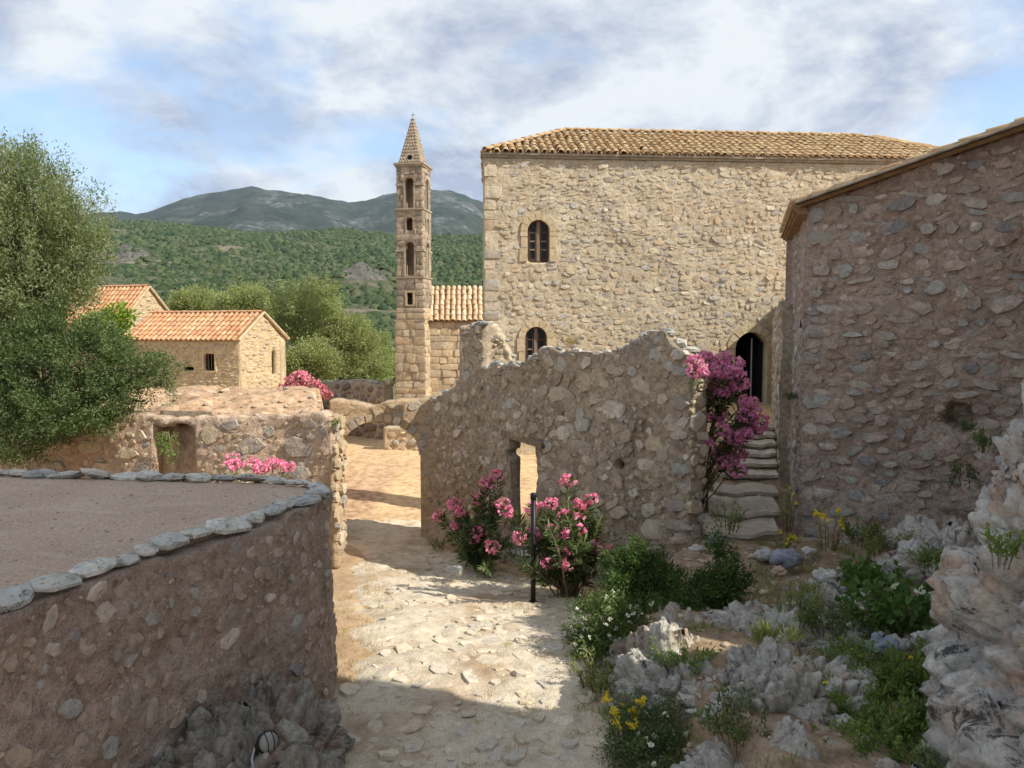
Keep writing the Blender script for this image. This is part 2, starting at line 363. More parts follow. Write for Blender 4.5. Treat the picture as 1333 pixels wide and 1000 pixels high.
def var_mesh(kind, i, mat, smooth):
    key = (kind, i, mat.name, smooth)
    if key not in _mcache:
        V, F = VARS[kind][i]; me = mesh_from(kind, V, F, smooth); me.materials.append(mat); _mcache[key] = me
    return _mcache[key]
class Stones:
    def __init__(s): s.T = []
    def add(s, c, ex, ey, ez, sx, sy, sz, big=None):
        m = np.eye(4); m[:3, 0] = np.asarray(ex) * sx; m[:3, 1] = np.asarray(ey) * sy; m[:3, 2] = np.asarray(ez) * sz; m[:3, 3] = c
        s.T.append((big if big is not None else sx * sy, m))
    def build(s, parent, mat, kind='stone', name='stone', limit=300, smooth=True):
        s.T.sort(key=lambda t: -t[0]); nv = len(VARS[kind]); r = random.Random(11)
        for _, m in s.T[:limit]:
            me = var_mesh(kind, r.randrange(nv), mat, smooth)
            o = bpy.data.objects.new(name, me); COL.objects.link(o)
            if parent is not None:
                o.parent = parent
                if parent.parent is None: o.matrix_parent_inverse = Matrix.Translation(-parent.location)
            o.matrix_basis = Matrix(m.tolist())
        rest = s.T[limit:]
        if rest:
            VV = []; FF = []; o = 0
            for _, m in rest:
                V, F = VARS[kind][r.randrange(nv)]
                VV.append(V @ m[:3, :3].T + m[:3, 3]); FF += [tuple(i + o for i in f) for f in F]; o += len(V)
            part(name, np.concatenate(VV), FF, mat, parent, smooth, 'stuff')
def pack(W, z0, z1, tries, smax, smin, asp, gap, allow, r):
    # dart throwing, largest first; returns u, z, half width, half height
    out = np.zeros((0, 4))
    for k in range(tries):
        f = k / tries; b = (smax * (1 - f) ** 1.6 + smin) * r.uniform(.75, 1.1); a = b * r.uniform(*asp)
        u = r.uniform(0, W); z = r.uniform(z0, z1)
        if not allow(u, z, a, b): continue
        if len(out):
            q = ((out[:, 0] - u) / (out[:, 2] + a + gap)) ** 2 + ((out[:, 1] - z) / (out[:, 3] + b + gap)) ** 2
            if q.min() < 0.86: continue
        out = np.vstack([out, [u, z, a, b]])
    return out
def courses(W, z0, z1, h, wr, allow, r, jit=0.25, gap=0.012):
    out = []; z = z0
    while z < z1:
        hh = h * r.uniform(1 - jit, 1 + jit); u = -r.uniform(0, wr[1])
        while u < W:
            w = r.uniform(*wr)
            c = (u + w / 2, z + hh / 2, w / 2 - gap, hh / 2 - gap)
            if allow(*c): out.append(c)
            u += w
        z += hh
    return np.array(out)

# ------------------------------------------------------------------ walls
class Wall:
    """a thick wall along a plan polyline (left to right as seen from its face), with ragged top and openings"""
    def __init__(s, pts, z0, top, thick, res, opening=None, amp=0.03, fs=1.2, seed=0, smooth_it=3, lump=0.0, extra=None):
        pts = np.array(pts, float); s.pts = pts
        seg = np.linalg.norm(np.diff(pts, axis=0), axis=1); s.cu = np.concatenate([[0], np.cumsum(seg)]); s.L = s.cu[-1]
        s.amp, s.fs, s.seed, s.lump, s.thick, s.extra = amp, fs, seed, lump, thick, extra
        s.z0, s.top, s.opening = z0, top, opening
        if len(pts) > 2:
            fine = np.linspace(0, s.L, 200); s.fu = fine
            nr = np.stack(s._rawn(fine), 1)
            for _ in range(6): nr[1:-1] = (nr[:-2] + nr[1:-1] * 2 + nr[2:]) / 4
            s.fn = nr / np.linalg.norm(nr, axis=1)[:, None]
        nu = max(2, int(round(s.L / res))); U = np.linspace(0, s.L, nu + 1)
        zt = np.array([top(u) for u in U]); z1 = zt.max(); nz = max(2, int(math.ceil((z1 - z0) / res))); Z = z0 + np.arange(nz + 1) * res
        uc = (U[:-1] + U[1:]) / 2; zc = (Z[:-1] + Z[1:]) / 2
        UU, ZZ = np.meshgrid(uc, zc, indexing='ij'); mask = ZZ < np.interp(uc, U, zt)[:, None]
        if opening is not None: mask &= ~opening(UU, ZZ)
        gu, gz = np.meshgrid(U, Z, indexing='ij'); gu = gu.copy(); gz = gz.copy()
        idx = lambda i, j: i * (nz + 1) + j
        m = np.zeros((nu + 2, nz + 2), bool); m[1:-1, 1:-1] = mask
        be = []
        vi, vj = np.where(m[1:, 1:-1] != m[:-1, 1:-1]); be += [(idx(i, j), idx(i, j + 1), bool(m[i, j + 1])) for i, j in zip(vi, vj)]
        hi, hj = np.where(m[1:-1, 1:] != m[1:-1, :-1]); be += [(idx(i + 1, j), idx(i, j), bool(m[i + 1, j])) for i, j in zip(hi, hj)]
        pu = gu.ravel(); pz = gz.ravel()
        if be:
            a = np.array([e[0] for e in be]); b = np.array([e[1] for e in be]); n = len(pu); cnt = np.zeros(n); np.add.at(cnt, a, 1); np.add.at(cnt, b, 1)
            bd = (cnt == 2) & (pu > 1e-6) & (pu < s.L - 1e-6) & (pz > z0 + 1e-6)
            for _ in range(smooth_it):
                su = np.zeros(n); sz = np.zeros(n)
                np.add.at(su, a, pu[b]); np.add.at(su, b, pu[a]); np.add.at(sz, a, pz[b]); np.add.at(sz, b, pz[a])
                pu = np.where(bd, 0.5 * pu + 0.25 * su, pu); pz = np.where(bd, 0.5 * pz + 0.25 * sz, pz)
        fp = s.at(pu, pz); bp = s.at(pu, pz, -thick, back=True); n = len(pu)
        ci, cj = np.where(mask)
        q = np.stack([idx(ci, cj), idx(ci + 1, cj), idx(ci + 1, cj + 1), idx(ci, cj + 1)], 1)
        F = [q, q[:, ::-1] + n]
        if be: F.append(np.array([(e[1], e[0], e[0] + n, e[1] + n) if e[2] else (e[0], e[1], e[1] + n, e[0] + n) for e in be]))
        F = np.concatenate(F); used = np.unique(F); remap = np.full(2 * n, -1); remap[used] = np.arange(len(used))
        s.V = np.concatenate([fp, bp])[used]; s.F = remap[F]
    def _rawn(s, u):
        i = np.clip(np.searchsorted(s.cu, u, 'right') - 1, 0, len(s.pts) - 2); d = (s.pts[i + 1] - s.pts[i]); d = d / np.linalg.norm(d, axis=1)[:, None]
        return d[:, 1], -d[:, 0]
    def nrm(s, u):
        u = np.atleast_1d(u)
        if len(s.pts) > 2: 
            x = np.interp(u, s.fu, s.fn[:, 0]); y = np.interp(u, s.fu, s.fn[:, 1]); l = np.hypot(x, y); return np.stack([x / l, y / l, 0 * x], 1)
        x, y = s._rawn(u); return np.stack([x, y, 0 * x], 1)
    def disp(s, u, z):
        d = s.amp * fbm(P3(np.asarray(u) * s.fs, np.asarray(z) * s.fs, s.seed), 5, s.seed, 0.55)
        if s.lump:
            f1, f2, h = worley(P3(np.asarray(u) * 4.2, np.asarray(z) * 5.5, s.seed + .5), s.seed); d = d + s.lump * (sstep(0.02, .30, f2 - f1) * (h * .8 + .3) - .4)
        if s.extra is not None: d = d + s.extra(np.asarray(u), np.asarray(z))
        return d
    def at(s, u, z, off=0.0, back=False):
        u = np.atleast_1d(np.asarray(u, float)); z = np.atleast_1d(np.asarray(z, float))
        x = np.interp(u, s.cu, s.pts[:, 0]); y = np.interp(u, s.cu, s.pts[:, 1]); n = s.nrm(u)
        d = (off if back else s.disp(u, z) + off)
        if back: d = d + 0.5 * s.amp * fbm(P3(u * s.fs, z * s.fs, s.seed + 9), 4, s.seed)
        p = np.stack([x, y, z], 1) + n * np.reshape(d, (-1, 1)); return p
    def mesh(s, name, mat, parent, kind=None): return part(name, s.V, s.F, mat, parent, True, kind)
    def allow(s, margin=0.9):
        def f(u, z, a, b):
            if u - a * margin < 0 or u + a * margin > s.L or z - b < s.z0: return False
            if z + b * .9 > min(float(s.top(u)), float(s.top(max(0, u - a * .7))), float(s.top(min(s.L, u + a * .7)))): return False
            if s.opening is not None:
                q = np.array([[u, z], [u - a, z], [u + a, z], [u, z - b], [u, z + b], [u - a * .8, z - b * .8], [u + a * .8, z + b * .8], [u - a * .8, z + b * .8], [u + a * .8, z - b * .8]])
                if s.opening(q[:, 0], q[:, 1]).any(): return False
            return True
        return f
    def stones(s, items, prot=(0.02, 0.05), tilt=0.25, r=None, sink=0.0):
        st = Stones(); r = r or rng
        if len(items) == 0: return st
        items = np.asarray(items); Pp = s.at(items[:, 0], items[:, 1]); Nn = s.nrm(items[:, 0])
        for (u, z, a, b), p, n in zip(items, Pp, Nn):
            n = n + r.normal(0, .07, 3); n /= np.linalg.norm(n)
            ex = np.cross([0, 0, 1.0], n); ex /= np.linalg.norm(ex); ey = np.cross(n, ex); t = r.normal(0, tilt)
            e1 = math.cos(t) * ex + math.sin(t) * ey; e2 = -math.sin(t) * ex + math.cos(t) * ey
            pr = r.uniform(*prot) * min(1.6, .6 + b * 6)
            st.add(p - n * sink, e1, e2, n, a, b, pr)
        return st
    def coping(s, ulist, size, r, zoff=0.0, inset=None):
        st = Stones(); inset = s.thick * .45 if inset is None else inset
        for u in ulist:
            h = r.uniform(*size); z = float(s.top(u)); p = s.at(u, z - .02 + zoff, -inset + r.uniform(-.06, .06), back=True)[0]; n = s.nrm(u)[0]
            ex = np.cross([0, 0, 1.0], n); t = r.normal(0, .35); e1 = ex * math.cos(t) + n * math.sin(t); e1[2] = r.normal(0, .12); e1 /= np.linalg.norm(e1)
            ez = np.array([r.normal(0, .15), r.normal(0, .15), 1.0]); ez -= e1 * ez.dot(e1); ez /= np.linalg.norm(ez); ey = np.cross(ez, e1)
            st.add(p, e1, ey, ez, h * r.uniform(1.0, 1.7), h * r.uniform(.7, 1.0), h * r.uniform(.4, .65))
        return st

# ------------------------------------------------------------------ roofs of barrel tiles
def tile_variant(r, k=5):
    V = []; th = 0.14
    for j, (y, s) in enumerate(((0, 1.0), (1, 0.84))):
        for q in (1.0, 1 - th):
            for i in range(k + 1):
                a = math.pi * i / k; V.append((math.cos(a) * s * q, y + r.uniform(-.008, .008), math.sin(a) * s * q * .85))
    F = []; n = k + 1
    for i in range(k):
        F.append((i, i + 1, 2 * n + i + 1, 2 * n + i)); F.append((n + i + 1, n + i, 3 * n + i, 3 * n + i + 1)); F.append((n + i, n + i + 1, i + 1, i))
    for a in (0, k): F.append((a, 2 * n + a, 3 * n + a, n + a))
    return np.array(V), F
VARS['tile'] = [tile_variant(_r) for _ in range(4)]
def tile_roof(parent, O, eu, ev, width, slope, mat, dx, dy, rad, lo=None, hi=None, limit=300, eave_over=0.08, seed=1):
    """tiles on one roof plane: O = eave corner, eu along the eave, ev up the slope; lo/hi give the u range at a height v"""
    r = np.random.default_rng(seed); O = np.array(O, float); eu = np.array(eu, float); ev = np.array(ev, float)
    n = np.cross(eu, ev); n /= np.linalg.norm(n); st = Stones(); nr = int(math.ceil(slope / dy))
    for j in range(nr):
        v = j * dy - eave_over; L = min(dy * 1.22, slope - v)
        for i in range(int(width / dx) + 1):
            u = dx * (i + .5)
            vm = max(0, v + dy * .4)
            if u > width or (lo is not None and u < lo(vm)) or (hi is not None and u > hi(vm)): continue
            t = r.normal(0, .05); e1 = eu * math.cos(t) + ev * math.sin(t); e2 = ev * math.cos(t) - eu * math.sin(t)
            e2 = e2 - n * 0.05; e2 /= np.linalg.norm(e2); ez = np.cross(e1, e2); ez /= np.linalg.norm(ez)
            st.add(O + eu * (u + r.normal(0, .006)) + ev * (v + r.normal(0, .022)) + n * (.035 + r.uniform(0, .02)), e1, e2, ez, rad, L, rad, big=1 / (1 + j))
    st.build(parent, mat, 'tile', 'tile', limit)
def ridge_tiles(parent, A, B, mat, rad, step, limit=80):
    A = np.array(A, float); B = np.array(B, float); d = B - A; L = np.linalg.norm(d); d /= L; st = Stones()
    ex = np.cross(d, [0, 0, 1.0]); ex /= np.linalg.norm(ex); ez = np.cross(ex, d)
    for i in range(int(L / step)):
        st.add(A + d * i * step + ez * rng.uniform(0, .012), ex, d - ez * .03, ez, rad, step * 1.15, rad)
    st.build(parent, mat, 'tile', 'ridge_tile', limit)
def slab_poly(poly, t, n=None):
    """flat polygon of thickness t below"""
    poly = [np.array(p, float) for p in poly]; k = len(poly)
    if n is None: n = np.cross(poly[1] - poly[0], poly[-1] - poly[0]); n /= np.linalg.norm(n)
    V = poly + [p - n * t for p in poly]
    F = [tuple(range(k)), tuple(range(2 * k - 1, k - 1, -1))] + [(i, i + k, (i + 1) % k + k, (i + 1) % k) for i in range(k)]
    return V, F

# ------------------------------------------------------------------ leaves
def leaf_quads(C, D, ln, wd, r, fold=0.25):
    C = np.asarray(C); D = np.asarray(D); N = len(C)
    D = D / (np.linalg.norm(D, axis=1)[:, None] + 1e-9); ref = r.normal(0, 1, (N, 3)); S = np.cross(D, ref); S /= (np.linalg.norm(S, axis=1)[:, None] + 1e-9); Nn = np.cross(S, D)
    l = ln * r.uniform(.7, 1.25, N)[:, None]; w = wd * r.uniform(.75, 1.2, N)[:, None]
    a = C; b = C + D * l * .5 + S * w * .5 + Nn * w * fold; c = C + D * l; d = C + D * l * .5 - S * w * .5 + Nn * w * fold
    V = np.stack([a, b, c, d], 1).reshape(-1, 3); F = np.arange(4 * N).reshape(N, 4); return V, F
def blob_leaves(blobs, n, clump, per, ln, wd, r, up=0.3, shell=0.55):
    """leaf clumps spread through the volume of several ellipsoids"""
    vol = np.array([b[1][0] * b[1][1] * b[1][2] for b in blobs]) ** .75; vol /= vol.sum(); C = []; D = []; T = []
    for (c, rad), f in zip(blobs, vol):
        m = max(3, int(n * f / per)); d = r.normal(0, 1, (m, 3)); d /= np.linalg.norm(d, axis=1)[:, None]
        rr = r.uniform(shell ** 3, 1.0, m) ** (1 / 3); rr *= 1 + .22 * vnoise(d * 2.3 + np.array(c) * .7, 5)
        cc = np.array(c) + d * rr[:, None] * np.array(rad)
        for q, dd in zip(cc, d):
            k = max(4, int(per * r.uniform(.5, 1.5))); ax = dd + np.array([0, 0, up]) + r.normal(0, .45, 3); ax /= np.linalg.norm(ax)
            t = r.uniform(-1, 1.25, k)[:, None] * clump
            C.append(q + ax * t + r.normal(0, clump * .34, (k, 3))); D.append(ax * .8 + r.normal(0, .6, (k, 3))); T.append(np.full(k, r.uniform(.02, 1)))
    return leaf_quads(np.concatenate(C), np.concatenate(D), ln, wd, r) + (np.repeat(np.concatenate(T), 4),)
def tree(name, label, base, blobs, n, clump, per, ln, wd, mat, r, trunk=0.12, cat='tree', group=None, fork=0.4, shell=0.55, up=0.3, twigs=3):
    t = thing(name, label, cat, base, group); base = np.array(base, float)
    V, F, T = blob_leaves(blobs, n, clump, per, ln, wd, r, up, shell); cr = part('crown', V, F, mat, t, False); cr.data.attributes.new('clump', 'FLOAT', 'POINT').data.foreach_set('value', T.astype(np.float32))
    mb = MB(); zc = min(b[0][2] for b in blobs); top = base + np.array([0, 0, max(.15, (zc - base[2]) * fork)])
    mb.tube([base - [0, 0, .15], base + (top - base) * .5 + r.normal(0, trunk * .4, 3), top], [trunk * 1.3, trunk, trunk * .85], 8)
    for c, rad in blobs:
        c = np.array(c); mid = (top + c) / 2 + r.normal(0, .12, 3) * np.linalg.norm(c - top) * .5
        mb.tube([top - [0, 0, .1], mid, c], [trunk * .6, trunk * .4, trunk * .16], 6)
        for _ in range(twigs):
            d = r.normal(0, 1, 3); d /= np.linalg.norm(d); mb.tube([c * .6 + mid * .4, c + d * rad * .45, c + d * rad * .9], [trunk * .2, trunk * .12, trunk * .04], 5)
    mb.build('trunk', M['bark'], t, True); return t

# ================================================================== THE GROUND
RA = np.array([-1.62, 15.2]); RB = np.array([2.5, 10.6])              # the ruined wall along the path
GC = np.array([4.08, 10.8]); GD = np.array([0.84, -0.54]); GD = GD / np.linalg.norm(GD)   # corner and run of the gabled building on the right
EM = np.array([[-12.0, 14.6], [-9.0, 14.0], [-6.0, 13.2], [-2.98, 12.7]])                       # ruined retaining wall left of the arch
TP = np.array([[-3.35, 1.2], [-2.95, 3.0], [-2.69, 4.03], [-2.57, 4.46], [-2.37, 5.09], [-2.09, 5.69], [-1.82, 6.45], [-1.70, 6.95], [-1.75, 7.25], [-1.95, 7.5], [-2.4, 7.66], [-5.3, 8.0], [-10.0, 8.5]])
def ground_z(x, y):
    x = np.asarray(x, float); y = np.asarray(y, float)
    base = -0.65 * sstep(7.5, 15, y) + 0.45 * sstep(16, 25, y) - 0.9 * sstep(30, 44, y) - 3.5 * sstep(50, 130, y)
    base = base + .05 * vnoise(P3(x * .9, y * .9, 1.0), 3).reshape(x.shape) + .018 * vnoise(P3(x * 3.1, y * 3.1, 2.0), 4).reshape(x.shape)
    # rocky shelf in front of the gabled building
    edge = np.interp(y, [-10, 4, 5.2, 7.4, 9.2, 10.6], [1.3, 1.25, 1.30, 1.05, 1.25, 2.1])
    s1 = sstep(-.15, .55, x - edge) * (1 - sstep(11.2, 12.2, y))
    shelf = .52 + .10 * vnoise(P3(x * 1.3, y * 1.3, 5.0), 8).reshape(x.shape) + .10 * sstep(2.6, 5, x) - .03 * (y - 8) * (y < 8)
    base = base * (1 - s1) + shelf * s1
    # raised yard behind the ruined wall, up to the big house
    n = np.array([.746, .666]); side = (x - RA[0]) * n[0] + (y - RA[1]) * n[1]
    s2 = sstep(.1, .45, side) * sstep(1.2, 2.4, x - .12 * (y - 11)) * sstep(10.3, 10.9, y)
    yard = .5 + .85 * sstep(10.8, 16, y) - .1 * sstep(17, 23, y)
    base = base * (1 - s2) + yard * s2
    # bank behind the retaining wall, falling away to the chapel
    ye = np.interp(x, EM[:, 0], EM[:, 1]); s3 = sstep(.12, .32, y - ye) * (1 - sstep(-.25, .05, x + .242 * y - .05)) * (y < 40)
    bank = 1.96 + .24 * sstep(.3, 2.0, y - ye) + .11 * fbm(P3(x * 2.2, y * 2.2, 7.0), 4, 9).reshape(x.shape) - 1.75 * sstep(15.5, 33, y)
    base = base * (1 - s3) + np.maximum(bank, base) * s3
    return base
def axis(segs):
    o = [segs[0][0]]
    for a, b, st in segs:
        n = max(1, int(round((b - a) / st))); o += list(a + (b - a) * np.arange(1, n + 1) / n)
    return np.array(o)
def build_ground():
    xs = axis([(-700, -120, 60), (-120, -30, 6), (-30, -10, 1.0), (-10, 7, .11), (7, 30, 1.2), (30, 120, 8), (120, 700, 60)])
    ys = axis([(-60, -4, 4), (-4, 4, .5), (4, 20, .11), (20, 32, .4), (32, 60, 1.4), (60, 200, 10), (200, 900, 60)])
    X, Y = np.meshgrid(xs, ys, indexing='ij'); Z = ground_z(X, Y)
    pm = path_mask(X, Y); Z = Z - .05 * (pm > .0)
    V = np.stack([X.ravel(), Y.ravel(), Z.ravel()], 1); ny = len(ys); I, J = np.meshgrid(np.arange(len(xs) - 1), np.arange(ny - 1), indexing='ij')
    F = np.stack([I * ny + J, (I + 1) * ny + J, (I + 1) * ny + J + 1, I * ny + J + 1], -1).reshape(-1, 4)
    t = NT('soil'); a = t.noise(.55, 8, .62); b = t.noise(5, 8, .7); c = t.noise(38, 4, .7)
    col = t.ramp(a, [(.32, (.33, .22, .13)), (.5, (.43, .30, .18)), (.66, (.51, .385, .245))])
    sep = t.N.new('ShaderNodeSeparateXYZ'); t.L.new(t.pos, sep.inputs[0])
    far = t.ramp(t.math('ADD', t.math('DIVIDE', sep.outputs['Y'], 100.0), t.math('MULTIPLY', a, .02)), [(.15, (0,) * 3), (.185, (1,) * 3), (.31, (1,) * 3), (.42, (0,) * 3)])
    col = t.mix(far, col, t.ramp(b, [(.3, (.50, .335, .18)), (.6, (.60, .43, .25))]))
    grs = t.ramp(t.math('DIVIDE', sep.outputs['Y'], 100.0), [(.42, (0,) * 3), (.55, (1,) * 3)])
    col = t.mix(grs, col, t.ramp(b, [(.3, (.07, .09, .03)), (.7, (.20, .20, .08))]))
    lft = t.ramp(t.math('MULTIPLY', sep.outputs['X'], -.1), [(.30, (0,) * 3), (.34, (1,) * 3)]); nr2 = t.ramp(t.math('DIVIDE', sep.outputs['Y'], 100.0), [(.115, (0,) * 3), (.125, (1,) * 3), (.20, (1,) * 3), (.24, (0,) * 3)])
    col = t.mix(t.math('MULTIPLY', lft, nr2), col, t.ramp(b, [(.3, (.30, .19, .115)), (.5, (.44, .29, .18)), (.72, (.56, .43, .29))]))
    rgt = t.ramp(t.math('ADD', t.math('DIVIDE', sep.outputs['X'], 10.0), t.math('MULTIPLY', b, .06)), [(.12, (0,) * 3), (.19, (1,) * 3)])
    near = t.ramp(t.math('DIVIDE', sep.outputs['Y'], 100.0), [(.13, (1,) * 3), (.16, (0,) * 3)])
    col = t.mix(t.math('MULTIPLY', rgt, near), col, t.ramp(b, [(.3, (.20, .135, .085)), (.5, (.30, .21, .135)), (.72, (.40, .31, .21))]))
    col = t.mix(1.0, col, t.ramp(b, [(.28, (.62,) * 3), (.5, (1,) * 3), (.75, (1.2,) * 3)]), 'MULTIPLY'); col = t.mix(1.0, col, t.ramp(c, [(.3, (.72,) * 3), (.7, (1.18,) * 3)]), 'MULTIPLY')
    m = t.done(col, .95, t.bump(t.math('ADD', b, t.math('MULTIPLY', c, .6)), .5, .025))
    g = part('ground', V, F, m, None, True, 'structure'); return g
PC = np.array([[-.35, 2], [-.3, 5], [-.25, 7], [-.35, 9], [-.75, 11], [-1.6, 13.5], [-2.55, 15], [-3.1, 17]]); PW = [1.75, 1.75, 1.45, 1.45, 1.5, 1.1, .8, 1.0]
def path_mask(x, y):
    cx = np.interp(y, PC[:, 1], PC[:, 0]); w = np.interp(y, PC[:, 1], PW)
    nz = vnoise(P3(np.asarray(x) * 1.7, np.asarray(y) * 1.7, 4.0), 31).reshape(np.shape(x)) + .5 * vnoise(P3(np.asarray(x) * 6, np.asarray(y) * 6, 4.0), 32).reshape(np.shape(x))
    return np.where((y > 2.2) & (y < 16.6 + .3 * nz), w + .22 * nz - np.abs(x - cx), -1)
ground = build_ground()
def build_path():
    xs = np.arange(-4.2, 2.0, .055); ys = np.arange(2.2, 17.2, .055); X, Y = np.meshgrid(xs, ys, indexing='ij'); pm = path_mask(X, Y)
    lumps = .020 * fbm(P3(X * 4.5, Y * 4.5, 3), 4, 61).reshape(X.shape)
    Z = ground_z(X, Y) + .014 * sstep(0, .25, pm) - .035 * (1 - sstep(-.1, .12, pm)) + lumps
    V = np.stack([X.ravel(), Y.ravel(), Z.ravel()], 1); ny = len(ys); I, J = np.where(pm[:-1, :-1] > -.12)
    k = (I < len(xs) - 1) & (J < ny - 1); I = I[k]; J = J[k]
    F = np.stack([I * ny + J, (I + 1) * ny + J, (I + 1) * ny + J + 1, I * ny + J + 1], -1)
    used = np.unique(F); rm = np.full(len(V), -1); rm[used] = np.arange(len(used))
    t = NT('path_earth'); a = t.noise(1.1, 8, .66, .3); b = t.noise(7, 8, .72); c = t.noise(60, 4, .7)
    col = t.ramp(a, [(.30, (.40, .28, .17)), (.41, (.52, .41, .285)), (.52, (.66, .56, .42)), (.64, (.68, .59, .45)), (.76, (.58, .46, .31))])
    col = t.mix(1.0, col, t.ramp(b, [(.28, (.62, .6, .56)), (.5, (1,) * 3), (.75, (1.18,) * 3)]), 'MULTIPLY'); col = t.mix(1.0, col, t.ramp(c, [(.3, (.74,) * 3), (.7, (1.15,) * 3)]), 'MULTIPLY')
    m = t.done(col, .95, t.bump(t.math('ADD', b, t.math('MULTIPLY', c, .5)), .8, .04))
    o = part('footpath', V[used], rm[F], m, None, True, 'structure')
    # worn cobbles bedded in the path
    r = np.random.default_rng(5); st = Stones(); got = []
    for k in range(9000):
        x = r.uniform(-2.6, 1.3); y = r.uniform(5.5, 14.6)
        if path_mask(np.array([x]), np.array([y]))[0] < .12: continue
        d = .5 * vnoise(P3([x * .55], [y * .55], 8), 71)[0] + .5 * vnoise(P3([x * 1.3], [y * 1.3], 8), 72)[0]
        cc = math.exp(-((x - (-.25 - .12 * (y - 9))) / .8) ** 2)
        if r.uniform() > (.03 + .25 * cc if d < .0 else .98) * (1 if abs(x + .3 + .12 * (y - 9)) < 1.25 else .25): continue
        s = r.uniform(.03, .115) * (1.25 if y < 8.5 else 1) ; 
        if got:
            g = np.array(got); dd = np.hypot(g[:, 0] - x, g[:, 1] - y) / (g[:, 2] + s)
            if dd.min() < .93: continue
        got.append((x, y, s)); z = float(ground_z(np.array([x]), np.array([y]))[0]); t_ = r.uniform(0, 6.28); q = r.uniform(.75, 1.35)
        nx = np.array([r.normal(0, .12), r.normal(0, .12), 1.0]); nx /= np.linalg.norm(nx); e1 = np.array([math.cos(t_), math.sin(t_), 0]); e1 -= nx * e1.dot(nx); e1 /= np.linalg.norm(e1)
        st.add((x, y, z + .006), e1, np.cross(nx, e1), nx, s * q, s, r.uniform(.011, .026) * (.7 + s * 4), big=s * s / y)
    mt = stone_mat('cobble', [(.60, .51, .38), (.55, .47, .35), (.65, .56, .43), (.51, .45, .36), (.57, .47, .33), (.48, .44, .37)], 14, .6, .02)
    st.build(o, mt, 'angular', 'cobble', 300, False)
build_path()

# ------------------------------------------------------------------ hills
def rock_grass(name, c0, c1, c2, sc, rock, rock_c, rsc, bump):
    t = NT(name); a = t.noise(sc, 8, .65); b = t.noise(sc * 9, 6, .7); rk = t.noise(rsc, 10, .7, .5)
    col = t.ramp(b, [(.3, c0), (.5, c1), (.7, c2)]); col = t.mix(t.ramp(a, [(.4, (0,) * 3), (.65, (.6,) * 3)]), col, G(c0, .9))
    col = t.mix(t.ramp(rk, [(rock, (0,) * 3), (rock + .08, (1,) * 3)]), col, rock_c)
    return t.done(col, .95, t.bump(b, bump, 8 / (sc * 900)))
def hill(name, az, rr, zf, mat):
    A, RR = np.meshgrid(az, rr, indexing='ij'); X = A * RR; Y = RR; Z = zf(A, RR, X, Y)
    V = np.stack([X.ravel(), Y.ravel(), Z.ravel()], 1); ny = len(rr); I, J = np.meshgrid(np.arange(len(az) - 1), np.arange(ny - 1), indexing='ij')
    F = np.stack([I * ny + J, (I + 1) * ny + J, (I + 1) * ny + J + 1, I * ny + J + 1], -1).reshape(-1, 4)
    return part(name, V, F, mat, None, True, 'structure')
HC = np.array([(-900, 300), (-300, 300), (0, 292), (110, 287), (200, 291), (330, 303), (400, 302), (450, 300), (520, 309), (620, 306), (700, 312), (900, 300), (1400, 290), (2400, 300)], float)
def hill_z(A, RR, X, Y):
    ce = .43 - np.interp(A * 1000 + 666.5, HC[:, 0], HC[:, 1]) / 1000
    t = np.clip((RR - 140) / (1150 - 140), 0, 1.6); p = np.where(t < 1, t ** 1.25, 1 - .6 * (t - 1))
    z = -6 + (ce * 1150 + 9) * p
    sh = X.shape; z = z + (9 * fbm(P3(X / 170, Y / 170, .5), 4, 41).reshape(sh) + 1.2 * fbm(P3(X / 14, Y / 14, .5), 3, 42).reshape(sh)) * np.clip(t * 3, .1, 1) * (1 - .75 * sstep(.8, 1, t))
    # rocky knoll right of the olive trees and a small cliff on the left
    kx, ky = -.190 * 420, 420; kn = np.exp(-(((X - kx) / 17) ** 2 + ((Y - ky) / 34) ** 2)); z = z + kn * (11 + 6 * fbm(P3(X / 9, Y / 9, 2), 4, 44).reshape(sh))
    kx, ky = -.50 * 600, 600; kn = np.exp(-(((X - kx) / 34) ** 2 + ((Y - ky) / 30) ** 2)); z = z + kn * (10 + 6 * fbm(P3(X / 10, Y / 10, 2), 4, 45).reshape(sh))
    return z
